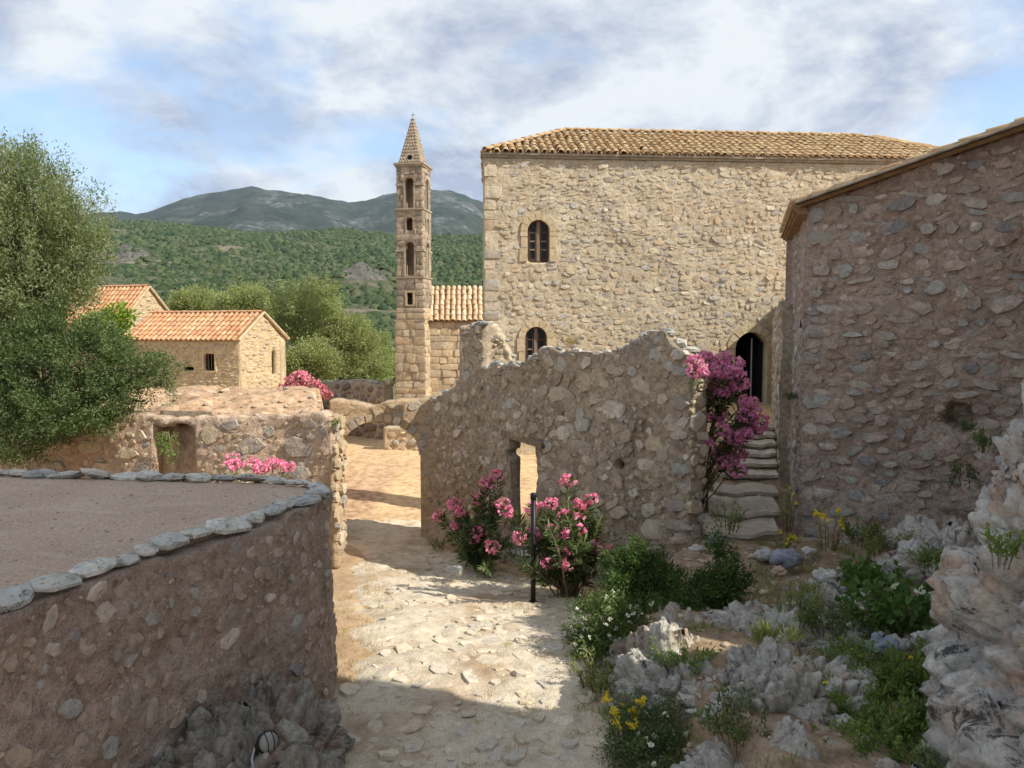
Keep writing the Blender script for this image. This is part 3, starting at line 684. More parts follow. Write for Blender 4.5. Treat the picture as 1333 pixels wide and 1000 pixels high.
def build_hills():
    t = NT('scrub'); b = t.noise(.07, 7, .7); a = t.noise(.012, 6, .6); rk = t.noise(.02, 10, .72, .4)
    col = t.ramp(b, [(.3, (.03, .045, .018)), (.5, (.048, .062, .026)), (.76, (.12, .105, .065))])
    col = t.mix(t.ramp(rk, [(.54, (0,) * 3), (.64, (.85,) * 3)]), col, (.21, .165, .125)); tk = t.noise(.011, 3, .5, 1.2, stretch=(.35, 2.2, 2.2)); col = t.mix(t.ramp(tk, [(.492, (0,) * 3), (.5, (.8,) * 3), (.508, (0,) * 3)]), col, (.30, .25, .19))
    sp = t.N.new('ShaderNodeSeparateXYZ'); t.L.new(t.pos, sp.inputs[0])
    def spot(x, y, rx, ry):
        u = t.math('DIVIDE', t.math('SUBTRACT', sp.outputs['X'], x), rx); v = t.math('DIVIDE', t.math('SUBTRACT', sp.outputs['Y'], y), ry)
        d = t.math('ADD', t.math('MULTIPLY', u, u), t.math('MULTIPLY', v, v)); return t.ramp(t.math('ADD', d, t.math('MULTIPLY', rk, .9)), [(.95, (1,) * 3), (1.45, (0,) * 3)])
    rc = t.ramp(t.noise(.3, 8, .75), [(.38, (.045, .048, .036)), (.66, (.17, .15, .13))])
    col = t.mix(spot(-.190 * 420, 415, 19, 30), col, rc); col = t.mix(spot(-.50 * 600, 590, 36, 24), col, rc)
    m = t.done(col, .95, t.bump(b, .6, 3))
    az = np.linspace(-1.5, 1.6, 360); rr = np.concatenate([np.linspace(130, 1150, 150), np.linspace(1180, 1900, 14)])
    hill('hill', az, rr, hill_z, m)
    # scrub on the slope: one mass of small bushes
    r = np.random.default_rng(9); n = 60000; A = r.uniform(-.72, .12, n); rr = 150 + 1010 * r.uniform(0, 1, n) ** .62
    X = A * rr; Y = rr; cl = .5 * vnoise(P3(X / 45, Y / 45, 1), 51) + .4 * vnoise(P3(X / 12, Y / 12, 1), 52) + r.uniform(-.2, .3, n); k = cl > -.17
    k &= ~((((X + 80) / 15) ** 2 + ((Y - 405) / 24) ** 2) < 1) | (r.uniform(0, 1, n) < .5); k &= ~((((X + 300) / 30) ** 2 + ((Y - 590) / 22) ** 2) < 1) | (r.uniform(0, 1, n) < .45)
    A, rr, X, Y = A[k], rr[k], X[k], Y[k]; Z = hill_z(A, rr, X, Y); s = (.6 + 2.9 * r.uniform(0, 1, len(X)) ** 2.6) * (1 + .25 * (rr > 700)) * (.55 + .45 * np.clip(rr / 500, 0, 1))
    # 5-sided bush with a jagged waist
    k5 = 6; ang = np.arange(k5) * 2 * math.pi / k5; base = np.array([(math.cos(a), math.sin(a), -.35) for a in ang] + [(.8 * math.cos(a + .5), .8 * math.sin(a + .5), .45) for a in ang] + [(0, 0, .95)])
    F1 = [(i, (i + 1) % k5, k5 + i) for i in range(k5)] + [((i + 1) % k5, k5 + (i + 1) % k5, k5 + i) for i in range(k5)] + [(k5 + i, k5 + (i + 1) % k5, 2 * k5) for i in range(k5)]
    V = base[None] * s[:, None, None] * r.uniform(.6, 1.25, (len(X), len(base), 1)); V[:, :, 2] *= r.uniform(.7, 1.15, (len(X), 1)); V = V + np.stack([X, Y, Z], 1)[:, None]
    F = np.array(F1)[None] + (np.arange(len(X)) * len(base))[:, None, None]
    t = NT('bush_mass'); rn = t.rnd(); nb = t.noise(1.6, 4, .7)
    col = t.ramp(rn, [(0, (.025, .046, .016)), (.4, (.042, .070, .024)), (.75, (.066, .098, .034)), (1, (.11, .12, .055))])
    col = t.mix(1.0, col, t.ramp(nb, [(.3, (.5,) * 3), (.7, (1.4,) * 3)]), 'MULTIPLY')
    o = part('hillside_scrub', V.reshape(-1, 3), F.reshape(-1, 3), t.done(col, .9, t.bump(nb, 1.0, .8)), None, False, 'stuff')
    tag(o, 'dark green scrub covering the slope of the nearer hill', 'scrub')
    MC = np.array([(-1500, 300), (-600, 270), (-100, 290), (60, 288), (115, 281), (150, 278), (185, 280), (210, 273), (250, 260), (300, 251), (335, 246), (360, 251), (400, 255), (430, 261), (462, 267), (500, 259), (530, 252), (575, 250), (605, 256), (640, 272), (720, 292), (900, 280), (1400, 262), (2400, 290)], float)
    def mz(A, RR, X, Y):
        ce = .43 - np.interp(A * 1000 + 666.5, MC[:, 0], MC[:, 1]) / 1000; t_ = np.clip((RR - 1500) / (3600 - 1500), 0, 1.4); p = np.where(t_ < 1, t_ ** .9, 1 - (t_ - 1) * .8); sh = X.shape
        nz = 60 * fbm(P3(X / 420, Y / 420, .2), 6, 81, .55).reshape(sh) * (1 - .93 * sstep(.75, 1, t_)) + 10 * fbm(P3(X / 60, Y / 60, .2), 4, 82).reshape(sh)
        return -20 + (ce * 3600 + 23) * p + nz * np.clip(t_ * 4, 0, 1)
    t = NT('mountain_slope'); a = t.noise(.012, 8, .7); b = t.noise(.0035, 9, .68, .4); c = t.noise(.05, 5, .7)
    col = t.ramp(a, [(.35, (.018, .028, .020)), (.5, (.030, .042, .030)), (.68, (.055, .062, .046))])
    col = t.mix(t.ramp(b, [(.52, (0,) * 3), (.60, (.9,) * 3)]), col, t.ramp(c, [(.42, (.030, .040, .030)), (.64, (.19, .19, .18))]))
    hill('mountain', np.linspace(-1.4, 1.5, 330), np.concatenate([np.linspace(1500, 3600, 90), np.linspace(3650, 4400, 8)]), mz, t.done(col, .95, t.bump(a, .8, 25)))
build_hills()

# ================================================================== BUILDINGS AND WALLS
def arch_open(u0, u1, zb, zt):
    """round-headed opening as a test on wall coordinates"""
    r_ = (u1 - u0) / 2; uc = (u0 + u1) / 2; zs = zt - r_
    return lambda u, z: (np.abs(u - uc) < r_) & (z > zb) & ((z < zs) | ((u - uc) ** 2 + (z - zs) ** 2 < r_ * r_))
def arch_outline(u0, u1, zb, zt, n=10, inset=0.0):
    u0 += inset; u1 -= inset; zb += inset; zt -= inset; r_ = (u1 - u0) / 2; uc = (u0 + u1) / 2; zs = zt - r_
    return [(u0, zb)] + [(uc - r_ * math.cos(math.pi * i / n), zs + r_ * math.sin(math.pi * i / n)) for i in range(n + 1)] + [(u1, zb)]
def frame_of(w, u, z, off):    # flat (undisplaced) point on a straight wall
    p = w.pts[0] + (w.pts[1] - w.pts[0]) / w.L * u; n = w.nrm(np.array([0.0]))[0]; return np.array([p[0], p[1], z]) + n * off
def ring_part(w, outer, inner, o0, o1, name, mat, parent):
    k = len(outer); V = [frame_of(w, *p, o0) for p in outer] + [frame_of(w, *p, o0) for p in inner] + [frame_of(w, *p, o1) for p in outer] + [frame_of(w, *p, o1) for p in inner]; F = []
    for i in range(k):
        j = (i + 1) % k
        F += [(j, i, k + i, k + j), (2 * k + i, 2 * k + j, 3 * k + j, 3 * k + i), (i, j, 2 * k + j, 2 * k + i), (k + j, k + i, 3 * k + i, 3 * k + j)]
    return part(name, V, F, mat, parent, False)
def poly_part(w, poly, o0, o1, name, mat, parent):
    k = len(poly); V = [frame_of(w, *p, o0) for p in poly] + [frame_of(w, *p, o1) for p in poly]
    F = [tuple(range(k)), tuple(range(2 * k - 1, k - 1, -1))] + [(i, (i + 1) % k, (i + 1) % k + k, i + k) for i in range(k)]
    return part(name, V, F, mat, parent, False)
def quad_bar(w, u0, u1, z0, z1, o0, o1, name, mat, parent): return poly_part(w, [(u0, z0), (u0, z1), (u1, z1), (u1, z0)], o0, o1, name, mat, parent)
def voussoirs(w, u0, u1, zb, zt, wid, parent, mat, n=9, jamb=.34, depth=.05):
    """smooth dressed stones round an arched opening"""
    r_ = (u1 - u0) / 2; uc = (u0 + u1) / 2; zs = zt - r_; out = []
    for i in range(n):
        a0 = math.pi * i / n + .012; a1 = math.pi * (i + 1) / n - .012
        ri = r_ - .01; ro = r_ + wid * rng.uniform(.9, 1.1)
        out.append([(uc - ri * math.cos(a0), zs + ri * math.sin(a0)), (uc - ro * math.cos(a0), zs + ro * math.sin(a0)), (uc - ro * math.cos((a0 + a1) / 2), zs + ro * math.sin((a0 + a1) / 2)), (uc - ro * math.cos(a1), zs + ro * math.sin(a1)), (uc - ri * math.cos(a1), zs + ri * math.sin(a1)), (uc - ri * math.cos((a0 + a1) / 2), zs + ri * math.sin((a0 + a1) / 2))])
    z = zb
    while z < zs - .02:
        h = min(jamb * rng.uniform(.8, 1.2), zs - z)
        if zs - z - h < .12: h = zs - z
        for sgn, ue in ((-1, u0 + .01), (1, u1 - .01)):
            q = wid * rng.uniform(.85, 1.35); a, b = sorted((ue, ue + sgn * q)); out.append([(a, z + .008), (a, z + h - .008), (b, z + h - .008), (b, z + .008)])
        z += h
    for p in out: poly_part(w, p, -.16, depth + rng.uniform(-.008, .008), 'surround_stone', mat, parent)

def end_cap(W, mortar, stones, parent, r, seed, lim=60):
    # rough broken end of a wall: rubble set across its thickness
    p = W.pts[-1]; n = W.nrm(np.array([W.L]))[0][:2]; d = W.pts[-1] - W.pts[-2]; d = d / np.linalg.norm(d); zt = float(W.top(W.L - .02)) - .02
    E = Wall([p + d * .03 + n * .03, p + d * .03 - n * (W.thick + .02)], W.z0, lambda u: zt + 0 * np.asarray(u), .12, .045, None, .05, 2.2, seed, 1, .03); e = E.mesh('wall_end', mortar, parent)
    it = pack(E.L, max(W.z0 + .3, -.5), zt, 1500, .10, .025, (1.0, 1.8), .006, lambda u, z, a, b: -.04 < u - a * .7 and u + a * .7 < E.L + .04, r); E.stones(it, (.015, .06), .2, r).build(e, stones, 'angular', 'stone', lim, False)
# ---- the big house with the tiled hip roof
def build_house():
    A = P(630, 400, 23.0)[:2]; dirn = np.array([12.8, .95]); dirn /= np.linalg.norm(dirn)
    far = A + dirn * 40; u_end, _ = on_line(1285, 200, A, far); B = A + dirn * u_end; n = np.array([dirn[1], -dirn[0]])
    up = lambda px, py: on_line(px, py, A, B)
    ze = up(632, 205)[1]
    h = thing('stone_house', 'large two storey rubble stone house with hipped roof of buff barrel tiles', 'house', (*((A + B) / 2), 1.2))
    w1 = (up(686, 341)[0], up(716, 341)[0], up(701, 341)[1], up(701, 286)[1]); w2 = (up(683, 480)[0], up(712.5, 480)[0], up(698, 486)[1], up(698, 425)[1]); dr = (up(955, 520)[0], up(998, 520)[0], .95, up(976, 432)[1])
    ops = [arch_open(*w1), arch_open(*w2), arch_open(*dr)]; opening = lambda u, z: ops[0](u, z) | ops[1](u, z) | ops[2](u, z)
    W = Wall([A, B], -.6, lambda u: ze + 0 * u, .55, .065, opening, .03, 1.5, 21, 3, .012)
    wall = W.mesh('front_wall', M['mortar_facade'], h)
    wide = [arch_open(a - .19, b + .19, c - .02, d + .19) for a, b, c, d in (w1, w2, dr)]; W.opening = lambda u, z: wide[0](u, z) | wide[1](u, z) | wide[2](u, z)
    r = np.random.default_rng(12); al = W.allow(.5)
    it = courses(W.L, .6, ze - .10, .125, (.11, .40), lambda u, z, a, b: al(u, z, a, b) and r.uniform() < .95, r, .5, .004)
    it[:, 1] += .06 * np.sin(it[:, 0] * 2.1 + it[:, 1] * 3) + r.normal(0, .028, len(it)); it[:, 3] *= r.uniform(.7, 1.3, len(it)); it[:, 2] *= r.uniform(.85, 1.15, len(it))
    # squared stones at the left corner
    z = .6; cs = []
    while z < ze - .3: hh = r.uniform(.24, .36); wd_ = r.uniform(.32, .62); cs.append((wd_ / 2 + .01, z + hh / 2, wd_ / 2, hh / 2 - .012)); z += hh
    cs = np.array(cs); keep = np.ones(len(it), bool)
    for c in cs: keep &= ~((np.abs(it[:, 0] - c[0]) < it[:, 2] * .8 + c[2]) & (np.abs(it[:, 1] - c[1]) < it[:, 3] * .8 + c[3]))
    W.stones(it[keep], (.006, .026), .22, r).build(wall, M['stone_facade'], 'angular', 'stone', 300, False)
    W.stones(cs[r.uniform(0, 1, len(cs)) < .75], (.008, .018), .03, r).build(wall, M['stone_facade'], 'block', 'quoin', 60)
    # side and back walls
    D = 5.0; bk = np.array([-.16, 5.0]); Cb = A + bk; Db = B + bk
    for nm, p, q in (('side_wall', Cb, A + dirn * 0), ('side_wall', B, Db), ('back_wall', Db, Cb)):
        d = (q - p) / np.linalg.norm(q - p)
        Wall([p + (d * .0 if nm == 'back_wall' else d * .02), q - (d * .57 if nm == 'side_wall' and (q == A).all() else 0 * d)], -.6, lambda u: ze + 0 * u, .5, .25, None, .03, 1.5, 5, 0).mesh(nm, M['mortar_facade'], h)
    # boxes behind the openings, painted near-black as interior shade
    for k, (a, b, c, d) in enumerate((w1, w2, dr)):
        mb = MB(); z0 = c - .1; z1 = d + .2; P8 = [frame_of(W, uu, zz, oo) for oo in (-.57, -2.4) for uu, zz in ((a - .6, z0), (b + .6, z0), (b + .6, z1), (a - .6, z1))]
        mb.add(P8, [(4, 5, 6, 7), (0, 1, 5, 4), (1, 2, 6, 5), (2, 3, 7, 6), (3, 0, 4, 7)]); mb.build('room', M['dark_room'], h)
    for k, o in enumerate((w1, w2)):
        voussoirs(W, *o, .19, wall, M['surround'], 7, .36, .055)
        win = ring_part(W, arch_outline(*o), arch_outline(*o, inset=.055), -.16, -.10, 'window', M['wood_dark'], h)
        a, b, c, d = o; uc = (a + b) / 2
        poly_part(W, arch_outline(*o, inset=.05), -.15, -.14, 'pane', M['glass'], win)
        quad_bar(W, uc - .05, uc + .05, c + .02, d - .03, -.145, -.085, 'mullion', M['wood_old'], win)
        for s0, s1 in ((a + .045, uc - .05), (uc + .05, b - .045)):
            quad_bar(W, s0, s0 + .05, c + .03, d - .22, -.135, -.095, 'sash_stile', M['wood_dark'], win); quad_bar(W, s1 - .05, s1, c + .03, d - .22, -.135, -.095, 'sash_stile', M['wood_dark'], win)
            for f in (0.02, .34, .62, .9): quad_bar(W, s0, s1, c + .04 + f * (d - c - .35), c + .085 + f * (d - c - .35), -.132, -.100, 'glazing_bar', M['wood_old' if f in (.34, .62) else 'wood_dark'], win)
    voussoirs(W, *dr, .22, wall, M['surround'], 9, .42, .05)
    # door leaf standing open inside, coloured near-black as shade
    a, b, c, d = dr; door = MB(); p0 = frame_of(W, b - .05, c, -.35); p1 = p0 + np.array([dirn[0] * -.30, dirn[1] * -.30, 0]) - np.array([*n, 0]) * .75
    for q in range(4):
        f0, f1 = q / 4, (q + .93) / 4; e0 = p0 + (p1 - p0) * f0; e1 = p0 + (p1 - p0) * f1; t = np.array([*dirn, 0]) * .05
        door.add([e0, e1, e1 + t, e0 + t] + [x + [0, 0, d - c - .35] for x in (e0, e1, e1 + t, e0 + t)], [(3, 2, 1, 0), (4, 5, 6, 7), (0, 1, 5, 4), (1, 2, 6, 5), (2, 3, 7, 6), (3, 0, 4, 7)])
    do = door.build('door', M['dark_room'], h)
    mb = MB(); e = frame_of(W, a + .62 * (b - a), c, -.30); mb.box(e + np.array([0, 0, (d - c) * .46]), (.018, .018, (d - c) * .46)); mb.build('door_bar', M['grey_metal'], do)
    quad_bar(W, a - .1, b + .1, c - .2, c + .03, -.6, .06, 'threshold', M['surround'], h)
    # roof
    ov = .11; d3 = np.array([*dirn, 0]); n3 = np.array([*n, 0]); rise = 1.28; half = D / 2 + ov
    E0 = np.array([*A, ze + .13]) + d3 * .03 + n3 * ov; E1 = np.array([*B, ze + .13]) + d3 * .03 + n3 * ov; b3 = np.array([*bk, 0]) / D; E2 = E1 + b3 * 2 * half; E3 = E0 + b3 * 2 * half
    R0 = E0 + d3 * half + b3 * half + [0, 0, rise]; R1 = E1 - d3 * half + b3 * half + [0, 0, rise]
    mb = MB()
    for poly in ((E0, E1, R1, R0), (E1, E2, R1), (E2, E3, R0, R1), (E3, E0, R0)): mb.add(*slab_poly(poly, .05))
    roof = mb.build('roof', M['tile_deck'], h)
    c0 = MB()
    for (s, t) in ((.0, .0), (.07, .065)):
        a0 = np.array([*A, ze - .0 + t]) - d3 * (.015 + s * .3) + n3 * (.05 + s); b0 = np.array([*B, ze + t]) + d3 * (.04 + s) + n3 * (.05 + s); back = b3 * (D + .1 + 2 * s)
        V, F = slab_poly([a0 + [0, 0, .062], b0 + [0, 0, .062], b0 + back + [0, 0, .062], a0 + back + [0, 0, .062]], .06, np.array([0, 0, 1.0])); c0.add(V, F)
    c0.build('cornice', M['cornice'], h)
    ev = (R0 - E0); ev = ev - d3 * ev.dot(d3); sl = np.linalg.norm(ev); ev /= sl; Wd = np.linalg.norm(E1 - E0)
    tile_roof(roof, E0, d3, ev, Wd, sl, M['tile_main'], .235, .33, .098, lambda v: half * v / sl - .02, lambda v: Wd - half * v / sl + .02, 300, .07, 3)
    # the two hips and the back plane carry the same tiles (seen only from the side)
    for (Ea, Eb, Rr, s) in ((E3, E0, R0, 4),):
        eu = (Eb - Ea); wl = np.linalg.norm(eu); eu /= wl; evv = Rr - (Ea + Eb) / 2; s2 = np.linalg.norm(evv); evv /= s2
        tile_roof(roof, Ea, eu, evv, wl, s2, M['tile_main'], .235, .33, .098, lambda v: wl / 2 * v / s2, lambda v: wl - wl / 2 * v / s2, 0, .07, s)
    ridge_tiles(roof, R0 + [0, 0, .05], R1 + [0, 0, .05], M['tile_main'], .115, .36, 60); ridge_tiles(roof, E0 + [0, 0, .06], R0 + [0, 0, .05], M['tile_main'], .115, .36, 60); ridge_tiles(roof, E1 + [0, 0, .06], R1 + [0, 0, .05], M['tile_main'], .115, .36, 60)
    return A, B, dirn, n
HOUSE = build_house()

# ---- the ruined wall along the path
def build_ruin():
    pts = [(540, 524), (552, 522), (560, 518), (568, 519), (578, 512), (588, 507), (596, 498), (600, 490), (601, 437), (608, 428), (620, 420), (626, 421), (627, 477), (650, 474), (676, 472), (690, 470), (700, 457), (715, 453), (730, 459), (752, 457), (775, 461), (800, 459), (806, 455), (815, 447), (832, 444), (838, 434), (852, 430), (866, 434), (876, 446), (888, 452), (896, 462), (903, 476), (910, 486)]
    pf = profile(RA, RB, pts); up = lambda a, b: on_line(a, b, RA, RB)
    L = np.linalg.norm(RB - RA); du0, du1 = up(664, 650)[0], up(697, 650)[0]; dz = up(677, 574)[1]; hole = up(808, 604); hole2 = up(668, 592)
    rg = lambda u: pf(u) + .035 * np.sin(np.asarray(u) * 23) * np.sin(np.asarray(u) * 9.7)
    op = lambda u, z: ((u > du0) & (u < du1) & (z < dz)) | (((u - hole[0]) / .09) ** 2 + ((z - hole[1]) / .085) ** 2 < 1) | ((np.abs(u - hole2[0] + .12) < .05) & (np.abs(z - hole2[1]) < .07))
    t = thing('ruined_wall', 'tall ragged ruined stone wall with small doorway beside the path', 'wall', (*((RA + RB) / 2), -.4))
    toe = lambda u, z: .14 * np.exp(-((np.asarray(z) + .7) / .35) ** 2) + .05 * sstep(L - .9, L, u)
    W = Wall([RA, RB], -1.0, rg, .24, .042, op, .07, 1.1, 31, 2, .035, toe)
    w = W.mesh('wall', M['mortar_ruin'], t); r = np.random.default_rng(31); al = W.allow()
    # big flat stones towards the right end, small rubble elsewhere
    it = pack(L, -.4, 4.0, 7000, .085, .028, (1.0, 1.9), .012, lambda u, z, a, b: al(u, z, a, b) and r.uniform() < (.9 if u > L * .62 else .5), r)
    W.stones(it, (.006, .028), .35, r, .006).build(w, M['stone_ruin'], 'angular', 'stone', 300, False)
    # quoins of the broken right end
    q = []; z = .45
    while z < float(rg(L - .2)) - .1:
        hh = r.uniform(.05, .12); wd_ = r.uniform(.10, .30)
        if r.uniform() < .8: q.append((L - wd_ * r.uniform(.7, 1.0), z + hh, wd_, hh * .9))
        z += 2 * hh + r.uniform(.01, .08)
    W.stones(np.array(q), (.02, .07), .12, r).build(w, M['stone_gable'], 'angular', 'quoin', 40, False)
    it = pack(L, .3, 3.9, 700, .14, .06, (1.3, 2.2), .03, lambda u, z, a, b: al(u, z, a, b) and u > L * .55 and r.uniform() < .22, r); W.stones(it, (.010, .034), .15, r, .004).build(w, M['stone_ruin'], 'angular', 'large_stone', 60, False)
    it = pack(L, -.6, 3.9, 6500, .05, .014, (1, 2.2), .004, al, r); W.stones(it, (.008, .030), .5, r, .004).build(w, M['crust_ruin'], 'angular', 'small_stone', 0, False)
    end_cap(W, M['mortar_ruin'], M['stone_ruin'], t, r, 36)
    us = []; u = .1
    while u < L - .05: us.append(u); u += r.uniform(.07, .19)
    W.coping(us, (.05, .135), r).build(w, M['stone_ruin_top'], 'boulder', 'capping_stone', 120, False)
    W.coping([k + .06 for k in us[::2]], (.04, .10), r, .0, .06).build(w, M['stone_ruin_top'], 'boulder', 'capping_stone', 120, False)
    # lintel plank and door jamb
    mb = MB(); a = W.at(du0 - .22, dz + .09, .03)[0]; b = W.at(du1 + .22, dz + .0, .03)[0]; d = (b - a) / np.linalg.norm(b - a); nn = W.nrm(0)[0]; u_ = np.cross(nn, d)
    Mx = np.stack([d, -nn, -u_], 1); mb.box((a + b) / 2 - nn * .13, (np.linalg.norm(b - a) / 2, .18, .055), Mx); mb.build('lintel', M['wood_old'], t)
    mb = MB(); a = W.at((du0 + du1) / 2, -.52, -.2, True)[0]; mb.box(a, ((du1 - du0) / 2 + .12, .34, .12), np.stack([np.array([*((RB - RA) / L), 0]), -nn, [0, 0, 1.0]], 1)); mb.build('threshold', M['stone_ruin_top'], t)
    # a broken cross wall behind, lit by the sun
    A2 = P(598, 470, 17.2)[:2]; B2 = P(668, 470, 17.0)[:2]
    pf2 = profile(A2, B2, [(596, 428), (606, 424), (622, 420), (634, 420), (645, 426), (654, 440), (660, 456), (666, 473), (672, 490)])
    t2 = thing('ruined_wall', 'short broken stub of sunlit rubble wall in front of the big house corner', 'wall', (*((A2 + B2) / 2), -.5))
    W2 = Wall([A2, B2], -.9, pf2, .5, .05, None, .06, 1.6, 33, 2, .03); w2 = W2.mesh('wall', M['mortar_facade'], t2)
    it = pack(W2.L, 1.5, 4, 900, .09, .03, (1.1, 2), .01, W2.allow(), r); W2.stones(it, (.02, .07), .2, r).build(w2, M['stone_ochre'], 'stone', 'stone', 120)
    W2.coping(np.arange(.08, W2.L, .13), (.06, .11), r).build(w2, M['stone_ruin_top'], 'boulder', 'capping_stone', 20)
build_ruin()

# ---- the arch over the path
def build_arch():
    A = np.array([-3.62, 15.15]); B = np.array([-1.30, 15.2]); up = lambda a, b: on_line(a, b, A, B)
    pf = profile(A, B, [(420, 520), (436, 522), (450, 523), (465, 526), (480, 530), (490, 529), (500, 524), (516, 522), (530, 522), (548, 520), (562, 519), (580, 518)])
    u0 = up(440, 600)[0]; u1 = up(547, 600)[0]; zs = up(490, 592)[1]; zt = up(497, 549)[1]; uc = (u0 + u1) / 2; ru = (u1 - u0) / 2; rz = zt - zs
    op = lambda u, z: (np.abs(u - uc) < ru) & ((z < zs) | (((u - uc) / ru) ** 2 + ((z - zs) / rz) ** 2 < 1))
    t = thing('stone_arch', 'low ruined stone arch spanning the sandy path', 'arch', (*((A + B) / 2), -.6)); r = np.random.default_rng(41)
    W = Wall([A, B], -1.0, pf, .6, .035, op, .03, 1.6, 41, 4, .008); w = W.mesh('wall', M['mortar_ochre'], t)
    n = 13; st = []
    for i in range(n):      # thin voussoirs
        a = math.pi * (i + .5) / n; c = (uc - ru * 1.10 * math.cos(a), zs + rz * 1.16 * math.sin(a)); st.append((c[0], c[1], .07, .05))
    it = pack(W.L, -.5, 2.4, 900, .07, .03, (1.2, 2.4), .03, W.allow(), r); W.stones(it, (.004, .018), .2, r).build(w, M['stone_ochre'], 'angular', 'stone', 160, False)
    W.coping(np.arange(.1, W.L, .21), (.04, .075), r, -.02).build(w, M['stone_ochre'], 'boulder', 'capping_stone', 40, False)
    vst = Stones(); nn = W.nrm(np.array([0.0]))[0]; dx = np.array([1.0, 0, 0]); dx -= nn * dx.dot(nn); dx /= np.linalg.norm(dx)
    for i in range(15):
        a = math.pi * (i + .5) / 15; ca, sa = math.cos(a), math.sin(a); u = uc - (ru + .075) * ca; z = zs + (rz + .075) * sa; p = W.at(u, z)[0]
        er = -ca * dx * rz + np.array([0, 0, sa * ru]); er /= np.linalg.norm(er); et = np.cross(er, nn); vst.add(p, et, er, nn, .075 * r.uniform(.9, 1.05), .085 * r.uniform(.8, 1.2), .022)
    vst.build(w, M['stone_ochre'], 'block', 'voussoir', 20, False)
build_arch()

# ---- ruined retaining wall to the left of the arch
def build_bank_wall():
    A, B = EM[1], EM[-1]; r = np.random.default_rng(51)
    t = thing('retaining_wall', 'ruined ochre retaining wall with a dark niche behind the flat terrace roof', 'wall', (-6, 13.4, 0))
    cu = np.concatenate([[0], np.cumsum(np.linalg.norm(np.diff(EM, axis=0), axis=1))])
    def uz(px, py):
        best = None
        for i in range(len(EM) - 1):
            u, z = on_line(px, py, EM[i], EM[i + 1]); l = cu[i + 1] - cu[i]
            if -.001 <= u <= l + .3: best = (cu[i] + u, z)
        return best
    prof = [uz(*p) for p in ((30, 556), (90, 552), (140, 548), (165, 538), (190, 541), (225, 546), (260, 543), (320, 543), (380, 541), (420, 537), (427, 541))]
    us = [0] + [p[0] for p in prof] + [cu[-1]]; zs = [1.9] + [p[1] for p in prof] + [prof[-1][1]]
    top = lambda u: np.interp(u, us, zs) + .02 * np.sin(np.asarray(u) * 17)
    n0 = uz(198, 600)[0]; n1 = uz(257, 600)[0]; nz = uz(228, 553)[1]
    cut = uz(150, 560)
    op = lambda u, z: (u > n0) & (u < n1) & (z < nz + .05 * np.sin(u * 9))
    ex = lambda u, z: -.10 * sstep(.0, .5, np.asarray(u) * 0 + cut[0] - np.asarray(u)) + .0
    W = Wall(EM, -.5, top, .34, .05, op, .05, 1.2, 51, 3, .015, ex); w = W.mesh('wall', M['plaster_pink'], t)
    it = pack(W.L, .2, 2.2, 2600, .15, .035, (1.2, 2.4), .03, lambda u, z, a, b: W.allow()(u, z, a, b) and u > 2 and r.uniform() < .28, r)
    W.stones(it, (.01, .045), .2, r, .01).build(w, M['stone_ochre'], 'angular', 'stone', 200, False); it = pack(W.L, .2, 2.2, 2600, .04, .015, (1, 2), .02, W.allow(), r); W.stones(it, (.008, .03), .4, r).build(w, M['stone_ochre'], 'angular', 'small_stone', 0, False)
    W.coping(np.arange(2.6, W.L - .05, .30), (.05, .10), r, -.03, .12).build(w, M['stone_ochre'], 'boulder', 'capping_stone', 60)
    a, b = [W.at(u, 0, -.33, True)[0] for u in (n0 - .1, n1 + .1)]; mb = MB(); mb.add([(*a[:2], -.4), (*b[:2], -.4), (*b[:2], nz + .2), (*a[:2], nz + .2)], [(0, 1, 2, 3)]); mb.build('niche_back', M['mortar_ruin'], t)
    end_cap(W, M['mortar_ochre'], M['stone_ochre'], t, r, 56)
    return W, n0, n1, nz
BANK = build_bank_wall()

